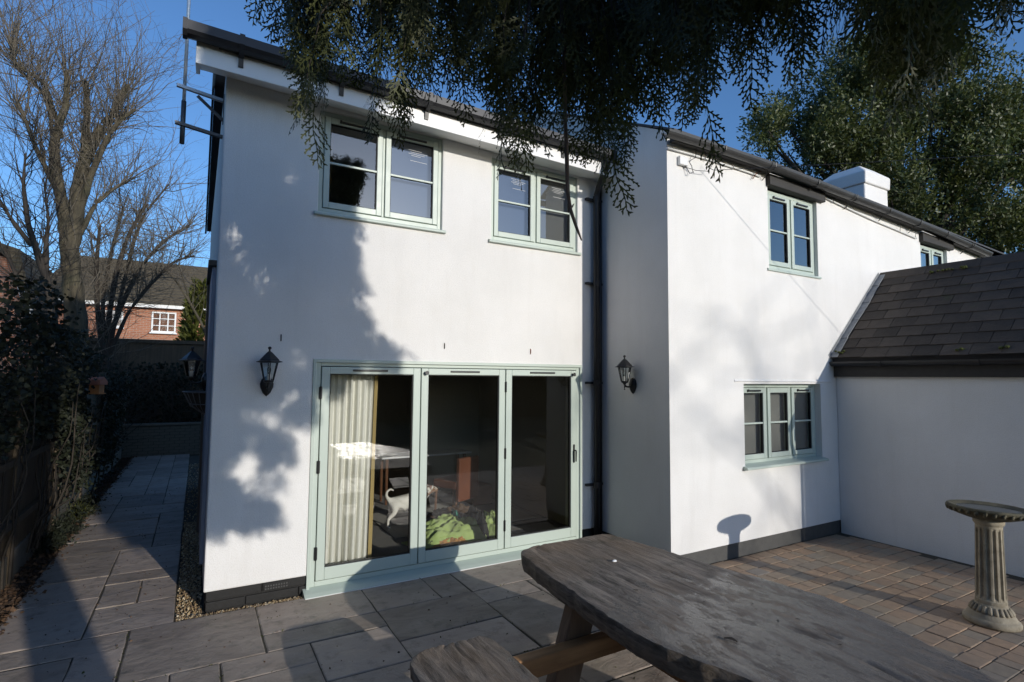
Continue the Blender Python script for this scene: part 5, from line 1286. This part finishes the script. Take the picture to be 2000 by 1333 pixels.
# low brick wall and panel fence at the end of the passage
lw = empty('low_brick_wall', (-.6, 11.0, -.06)); tag(lw, 'low cream painted brick wall closing the end of the passage', 'wall')
lobj(lw, 'core', MB().box(-2.3, 1.2, 10.85, 11.02, -.06, .72), 'joint_sand')
bm0 = MB().box(-.1045, .1045, -.01, .01, -.0325, .0325); mebr = bpy.data.meshes.new('brick'); mebr.from_pydata(bm0.v, [], bm0.f); mebr.materials.append(MATS['cream_brick'])
for r in range(10):
    x = -2.2+(.11 if r % 2 else 0)
    while x < 1.1:
        o = bpy.data.objects.new('brick', mebr); COL.objects.link(o); o.parent = lw; o.location = (x+.6, -.155+frs.uniform(-.003, .003), .055+r*.075); x += .22
lobj(lw, 'coping', MB().box(-2.32, 1.22, 10.80, 11.06, .722, .775), 'cream_brick', bevel=.008)
pf = empty('panel_fence', (-.5, 12.4, -.13)); tag(pf, 'dark panel fence with capping rail behind the low brick wall', 'fence')
for i in range(36):
    x = -3.6+i*.15; lobj(pf, 'board', MB().box(x, x+.16, 12.4+.008*(i%2), 12.412+.008*(i%2), -.1, 2.85), 'fence_timber')
lobj(pf, 'capping', MB().box(-3.65, 1.85, 12.34, 12.46, 2.851, 2.95), 'fence_timber', bevel=.006)
bv = empty('bramble_bank', (-.6, 11.9, -.1)); tag(bv, 'dark tangle of shrubs between the low brick wall and the panel fence', 'shrub'); n = 5200
P = np.stack([irng.uniform(-3, 1.2, n), irng.normal(11.75, .25, n), irng.uniform(.2, 2.3, n)], -1); V, Fq = place(LV, LQ, rand_rot(n, irng), P, irng.uniform(.05, .11, n)); npmesh('leaves', V-np.array(bv.location), Fq, 'hedge', bv)
m = 160; A = np.stack([irng.uniform(-2.8, 1, m), irng.uniform(11.3, 12.1, m), np.zeros(m)], -1); pth, _ = twig_paths(A, np.tile([0, 0, 1.], (m, 1)), irng.uniform(1.2, 2.6, m), 7, .22, 0, irng); V, Fq = tubes_np(pth, np.tile(np.linspace(.012, .003, 7), (m, 1)), 4); npmesh('stems', V-np.array(bv.location), Fq, 'dark_twig', bv)['kind'] = 'stuff'

# --- bare trees
def bare_tree(name, label, base, limbs_px, depth, twigs, seed, mat='bark', tmat='twig', tl=(.7, 2.0), up=.9, spread=.8, tr=.010, group=None):
    """limbs_px: list of (list of (px,py), r0 px, r1 px, ytilt); twigs grow from the limbs"""
    rng = np.random.default_rng(seed); T_ = empty(name, tuple(base)); tag(T_, label, 'tree', group); l = np.array(T_.location)
    src_p, src_d = [], []; first = True
    for pts, r0, r1, dy in limbs_px:
        k = len(pts); ws = [pix(a, b_, 1, depth+dy*i/max(1, k-1)) for i, (a, b_) in enumerate(pts)]; ws = np.array(ws)
        kk = k*4; ti = np.linspace(0, k-1, kk); sp_ = np.stack([np.interp(ti, np.arange(k), ws[:, j]) for j in range(3)], -1); ker = np.array([1, 2, 1])/4.
        for j in range(3): sp_[1:-1, j] = np.convolve(sp_[:, j], ker, 'valid')
        dist = abs(ws[0][1]-CAM[1])/FW[1]*1.0; sc = np.linalg.norm(ws[0]-CAM)/F_PX
        rr = np.linspace(r0*sc, r1*sc, kk)*.52*(1+.08*rng.normal(size=kk)); V, Fq = tubes_np(sp_[None], rr[None], 10); npmesh('trunk' if first else 'limb', V-l, Fq, mat, T_, smooth=True); first = False
        dd = np.gradient(sp_, axis=0); i0 = int(kk*.25); src_p.append(sp_[i0:]); src_d.append(unit_rows(dd[i0:]))
    sp_, sd_ = np.concatenate(src_p), np.concatenate(src_d)
    k = rng.integers(0, len(sp_), twigs); P = sp_[k]; D = sd_[k]*.5+rng.normal(size=(twigs, 3))*spread+np.array([0, 0, up]); L = rng.uniform(*tl, twigs)
    pth, _ = twig_paths(P, D, L, 7, .16, .06, rng); V1, F1 = tubes_np(pth, np.linspace(tr, tr*.25, 7)[None]*rng.uniform(.5, 1.2, (twigs, 1)), 4)
    m2 = twigs*3; kk2 = rng.integers(0, twigs, m2); jj = rng.integers(2, 7, m2); P2 = pth[kk2, jj]; dn = unit_rows(pth[kk2, jj]-pth[kk2, jj-1]); D2 = dn+rng.normal(size=(m2, 3))*.55; L2 = L[kk2]*rng.uniform(.18, .5, m2)
    p2, _ = twig_paths(P2, D2, L2, 5, .2, .04, rng); V2, F2 = tubes_np(p2, np.linspace(tr*.4, tr*.14, 5)[None]*np.ones((m2, 1)), 3)
    m3 = twigs*4; kk3 = rng.integers(0, m2, m3); jj = rng.integers(1, 5, m3); P3 = p2[kk3, jj]; D3 = unit_rows(p2[kk3, jj]-p2[kk3, jj-1])+rng.normal(size=(m3, 3))*.6; p3, _ = twig_paths(P3, D3, L2[kk3]*rng.uniform(.25, .6, m3), 4, .2, .03, rng); V3, F3 = tubes_np(p3, np.linspace(tr*.22, tr*.10, 4)[None]*np.ones((m3, 1)), 3)
    V = np.concatenate([V1, V2, V3]); Fq = np.concatenate([F1, F2+len(V1), F3+len(V1)+len(V2)]); npmesh('twigs', V-l, Fq, tmat, T_)['kind'] = 'stuff'
    return T_
bp0 = pix(150, 700, 1, 9.0); base = (float(bp0[0]), 9.0, -.1)
bare_tree('pollarded_tree', 'pollarded bare tree with sawn-off limbs and a spray of thin twigs', base, [
    ([(158, 880), (152, 760), (150, 640), (142, 560), (135, 480), (128, 420)], 33, 20, 0), ([(128, 430), (118, 380), (108, 330), (105, 280), (118, 235), (130, 205), (130, 140)], 17, 6, -.3), ([(140, 480), (150, 400), (160, 330), (175, 290), (200, 250), (222, 225), (232, 195), (250, 168)], 22, 8, .3),
    ([(160, 360), (163, 300), (170, 220), (168, 160)], 11, 7, .2), ([(155, 420), (175, 350), (195, 300), (215, 260), (240, 230), (265, 215)], 10, 4, -.4), ([(125, 400), (95, 340), (70, 290), (55, 250), (35, 200)], 8, 4, -.5), ([(110, 330), (95, 200), (70, 165), (40, 140), (20, 110)], 5, 3, .4), ([(120, 270), (90, 165), (30, 125), (25, 95)], 5, 4, -.2), ([(150, 470), (185, 400), (220, 370), (250, 355)], 8, 3, .5)], 9.0, 560, 71, tl=(.8, 2.4), tr=.011)
bp0 = pix(80, 700, 1, 8.2)
bare_tree('leaning_bare_tree', 'ivy-dark bare tree leaning beside the pollarded one', (float(bp0[0]), 8.2, -.1), [
    ([(110, 800), (105, 660), (95, 560), (75, 500), (55, 440), (45, 360), (50, 300)], 16, 2, 0), ([(90, 550), (90, 470), (95, 430), (85, 350)], 8, 1.5, .3), ([(62, 480), (30, 440), (10, 410), (-20, 360)], 7, 2, -.3), ([(75, 700), (40, 560), (20, 510), (-20, 440)], 7, 3, .3)], 8.2, 150, 72, 'dark_twig', 'dark_twig', tl=(.6, 1.6))
bp0 = pix(215, 700, 1, 10.0)
bare_tree('multi_stem_tree', 'bare multi-stemmed tree fanning out towards the house corner', (float(bp0[0]), 10.0, -.1), [
    ([(205, 880), (205, 740), (210, 640), (225, 540), (250, 460), (285, 400)], 11, 4, 0), ([(200, 700), (235, 600), (275, 520), (320, 470), (370, 440)], 8, 3, .4), ([(205, 720), (190, 600), (188, 520), (195, 440)], 9, 4, -.4), ([(215, 690), (250, 610), (290, 560), (340, 510), (380, 500)], 6, 2.5, -.3), ([(210, 700), (240, 560), (262, 470), (280, 420), (330, 360)], 6, 2.5, .6), ([(205, 690), (200, 580), (220, 480), (240, 410)], 6, 3, .2)], 10.0, 520, 73, 'dark_twig', 'twig', tl=(.6, 1.7), up=.5, tr=.010)
bp0 = pix(395, 660, 1, 13.5)
bare_tree('pale_bare_tree', 'small pale bare tree beyond the panel fence near the house corner', (float(bp0[0]), 13.5, -.1), [
    ([(420, 720), (398, 640), (370, 590), (345, 550), (325, 530)], 5, 2, 0), ([(372, 595), (362, 560), (350, 520)], 3, 1.5, .2)], 13.5, 46, 74, 'bark', 'twig', tl=(.5, 1.3), tr=.008)
# twiggy undergrowth at the tree feet
ug = empty('bare_thicket', (-2.6, 7.6, -.1)); tag(ug, 'dark twiggy thicket at the foot of the bare trees', 'shrub'); n = 900; A = np.stack([irng.uniform(-3.8, -1.75, n), irng.uniform(6.2, 9.6, n), irng.uniform(0, 1.2, n)], -1)
pth, _ = twig_paths(A, irng.normal(size=(n, 3))*.35+np.array([.05, 0, 1]), irng.uniform(.8, 2.3, n), 7, .18, 0, irng); V, Fq = tubes_np(pth, np.tile(np.linspace(.010, .0022, 7), (n, 1)), 4); npmesh('stems', V-np.array(ug.location), Fq, 'dark_twig', ug)
# golden conifer behind the panel fence
gc0 = pix(393, 650, 1, 15.0); gc = empty('golden_conifer', (float(gc0[0]), 15.0, -.13)); tag(gc, 'yellow-green conifer bush showing beside the house corner', 'bush'); l = np.array(gc.location); n = 5200
z = irng.uniform(.3, 5.0, n); rr = (1.15*(1-z/5.4)+.12)*np.sqrt(irng.uniform(.25, 1, n))*(1+.25*np.array([mn.noise(Vector((q*3, 1, 2))) for q in z])); az = irng.uniform(0, 6.28, n); P = np.stack([l[0]+rr*np.cos(az), l[1]+rr*np.sin(az), z], -1)
LV2, LQ2 = quad_leaf(.22, .09, .1); V, Fq = place(LV2, LQ2, frames(np.stack([np.cos(az), np.sin(az), np.full(n, .8)], -1)+irng.normal(size=(n, 3))*.4, rng=irng), P, irng.uniform(.6, 1.3, n)); npmesh('foliage', V-l, Fq, 'golden_conifer', gc); obj('stem', MB().tube([(0, 0, 0), (0, 0, 4.6)], [.08, .02], 8), 'bark', gc)
# --- neighbouring brick house
nh = empty('brick_house', (-2.5, 24.0, -.13)); tag(nh, 'red brick house with brown tiled roof and white windows beyond the panel fence', 'house')
def nbp(px_, py_, y=22.0): return pix(px_, py_, 1, y)
e0, e1 = nbp(85, 583), nbp(372, 608); zE = float((e0[2]+e1[2])/2); xa, xb = -5.6, 3.5
lobj(nh, 'wall', MB().box(xa, xb, 22.0, 28, -.13, zE), 'red_brick')
lobj(nh, 'fascia', MB().box(xa-.25, xb, 21.72, 21.78, zE-.06, zE+.12), 'white_paint'); lobj(nh, 'soffit', MB().box(xa-.25, xb, 21.78, 21.999, zE-.01, zE+.02), 'white_paint')
zr = float(nbp(250, 508, 25.0)[2])
mb = MB(); mb.v = [(xa-.3, 21.65, zE+.1), (xb, 21.65, zE+.1), (xb, 25, zr), (xa+.55, 25, zr), (xa-.3, 28.4, zE+.1), (xb, 28.4, zE+.1)]; mb.f = [(0,1,2,3), (3,2,5,4), (0,3,4), (0,4,5,1), (1,5,2)]; nrf = lobj(nh, 'roof', mb, 'roof_tile')
a0 = nbp(100, 560); 
for (x0p, x1p, y0p, y1p, cols_, rows_) in ((297, 343, 609, 651, 3, 2), (203, 240, 606, 640, 2, 1)):
    a, b_ = nbp(x0p, y0p), nbp(x1p, y1p); x0, x1, z0_, z1_ = float(a[0]), float(b_[0]), float(b_[2]), min(float(a[2]), zE-.03)
    mb = MB(); ring(mb, x0, x1, z0_, z1_, .06, 21.93, 21.999)
    for k in range(1, cols_): xm = x0+(x1-x0)*k/cols_; mb.box(xm-.022, xm+.022, 21.935, 21.998, z0_+.06, z1_-.06)
    for k in range(1, rows_+1): zm = z0_+(z1_-z0_)*k/(rows_+1); mb.box(x0+.06, x1-.06, 21.94, 21.997, zm-.016, zm+.016)
    wn = lobj(nh, 'window', mb, 'white_paint'); l = nh.location
    mb = MB(); mb.v = [(x0-l.x, 21.985-l.y, z0_-l.z), (x1-l.x, 21.985-l.y, z0_-l.z), (x1-l.x, 21.985-l.y, z1_-l.z), (x0-l.x, 21.985-l.y, z1_-l.z)]; mb.f = [(0,1,2,3)]; obj('pane', mb, 'upper_glass', wn, fixn=False)
    mb = MB().box(x0-.05-l.x, x1+.05-l.x, 21.86-l.y, 21.93-l.y, z0_-.06-l.z, z0_-l.z); obj('sill', mb, 'white_paint', wn)
nh2 = empty('brick_house', (-9.2, 24.0, -.13)); tag(nh2, 'brick house end with white verge at the far side of the trees', 'house')
q0, q1, q2 = nbp(52, 600, 20), nbp(40, 498, 20), nbp(-60, 400, 20)
lobj(nh2, 'wall', MB().prism([(float(q0[0]), -.13), (float(q0[0])-.02, float(q0[2])), (float(q1[0])-.35, float(q1[2])-.15), (-11.5, float(q2[2])), (-14, 3.5), (-14, -.13)], 1, 20.0, 26), 'red_brick')
lobj(nh2, 'verge', MB().bar((float(q0[0])+.12, 19.95, float(q0[2])-.3), (float(q1[0])-.20, 19.95, float(q1[2])+.05), .06, .26, up=(1, 0, 0)), 'white_paint'); lobj(nh2, 'roof', MB().prism([(float(q0[0])+.3, float(q0[2])-.2), (float(q1[0])+.02, float(q1[2])+.15), (-11.5, float(q2[2])+.35), (-11.5, float(q2[2])+.1), (float(q1[0])-.3, float(q1[2])-.1)], 1, 19.7, 26), 'roof_tile')

# --- bare garden tree behind the photographer, its branches throw soft shadows on the cottage
gt = empty('garden_tree', (15.5, -35.0, -.13)); tag(gt, 'tall bare deciduous tree standing beyond the hedge at the far end of the garden', 'tree'); grng = np.random.default_rng(88); l = np.array(gt.location)
tp_ = np.stack([15.5+.2*np.sin(np.linspace(0, 4, 9)), np.full(9, -35.0), np.linspace(-.13, 8.6, 9)], -1); V, Fq = tubes_np(tp_[None], np.linspace(.26, .13, 9)[None], 10); npmesh('trunk', V-l, Fq, 'bark', gt, smooth=True)
m = 12; pth, _ = twig_paths(np.repeat(tp_[[5, 6, 7, 8]], 3, 0)[:m], grng.normal(size=(m, 3))*np.array([.7, .6, .2])+np.array([0, 0, 1.2]), grng.uniform(3.0, 4.8, m), 8, .14, 0, grng)
for p in pth: V, Fq = tubes_np(p[None], np.linspace(.04, .012, 8)[None], 7); npmesh('limb', V-l, Fq, 'bark', gt, smooth=True)
m = 160; k = grng.integers(0, len(pth), m); j = grng.integers(2, 8, m); p2, _ = twig_paths(pth[k, j], grng.normal(size=(m, 3))*.8+np.array([0, 0, .4]), grng.uniform(.8, 2.2, m), 6, .2, 0, grng); V, Fq = tubes_np(p2, np.tile(np.linspace(.02, .006, 6), (m, 1)), 4); npmesh('twigs', V-l, Fq, 'twig', gt)['kind'] = 'stuff'

# --- moss and tiny weeds in the paving joints
wrng = np.random.default_rng(101); n = 2600
X_ = -1.4+.30*wrng.integers(0, 17, n); Y_ = -.085-.30*wrng.integers(0, 17, n); al = wrng.random(n) < .5
X_ = np.where(al, X_+wrng.uniform(0, .3, n), X_+wrng.normal(size=n)*.006); Y_ = np.where(al, Y_+wrng.normal(size=n)*.006, Y_+wrng.uniform(0, .3, n))
k = (np.array([mn.noise(Vector((a*1.3, b_*1.3, 6))) for a, b_ in zip(X_, Y_)]) > .02) & (X_ < 3.55) & (Y_ < -.1); X_, Y_ = X_[k], Y_[k]; n = len(X_)
LV3, LQ3 = quad_leaf(.020, .009, .2); V, Fq = place(np.concatenate([LV3]), LQ3, frames(wrng.normal(size=(n, 3))*np.array([1, 1, .3])+np.array([0, 0, .35]), rng=wrng), np.stack([X_, Y_, np.full(n, -.004)], -1), wrng.uniform(.4, 1.2, n))
tag(npmesh('joint_moss', V, Fq, 'golden_conifer'), 'moss and tiny weeds growing in the joints of the patio slabs', 'moss', kind='stuff')
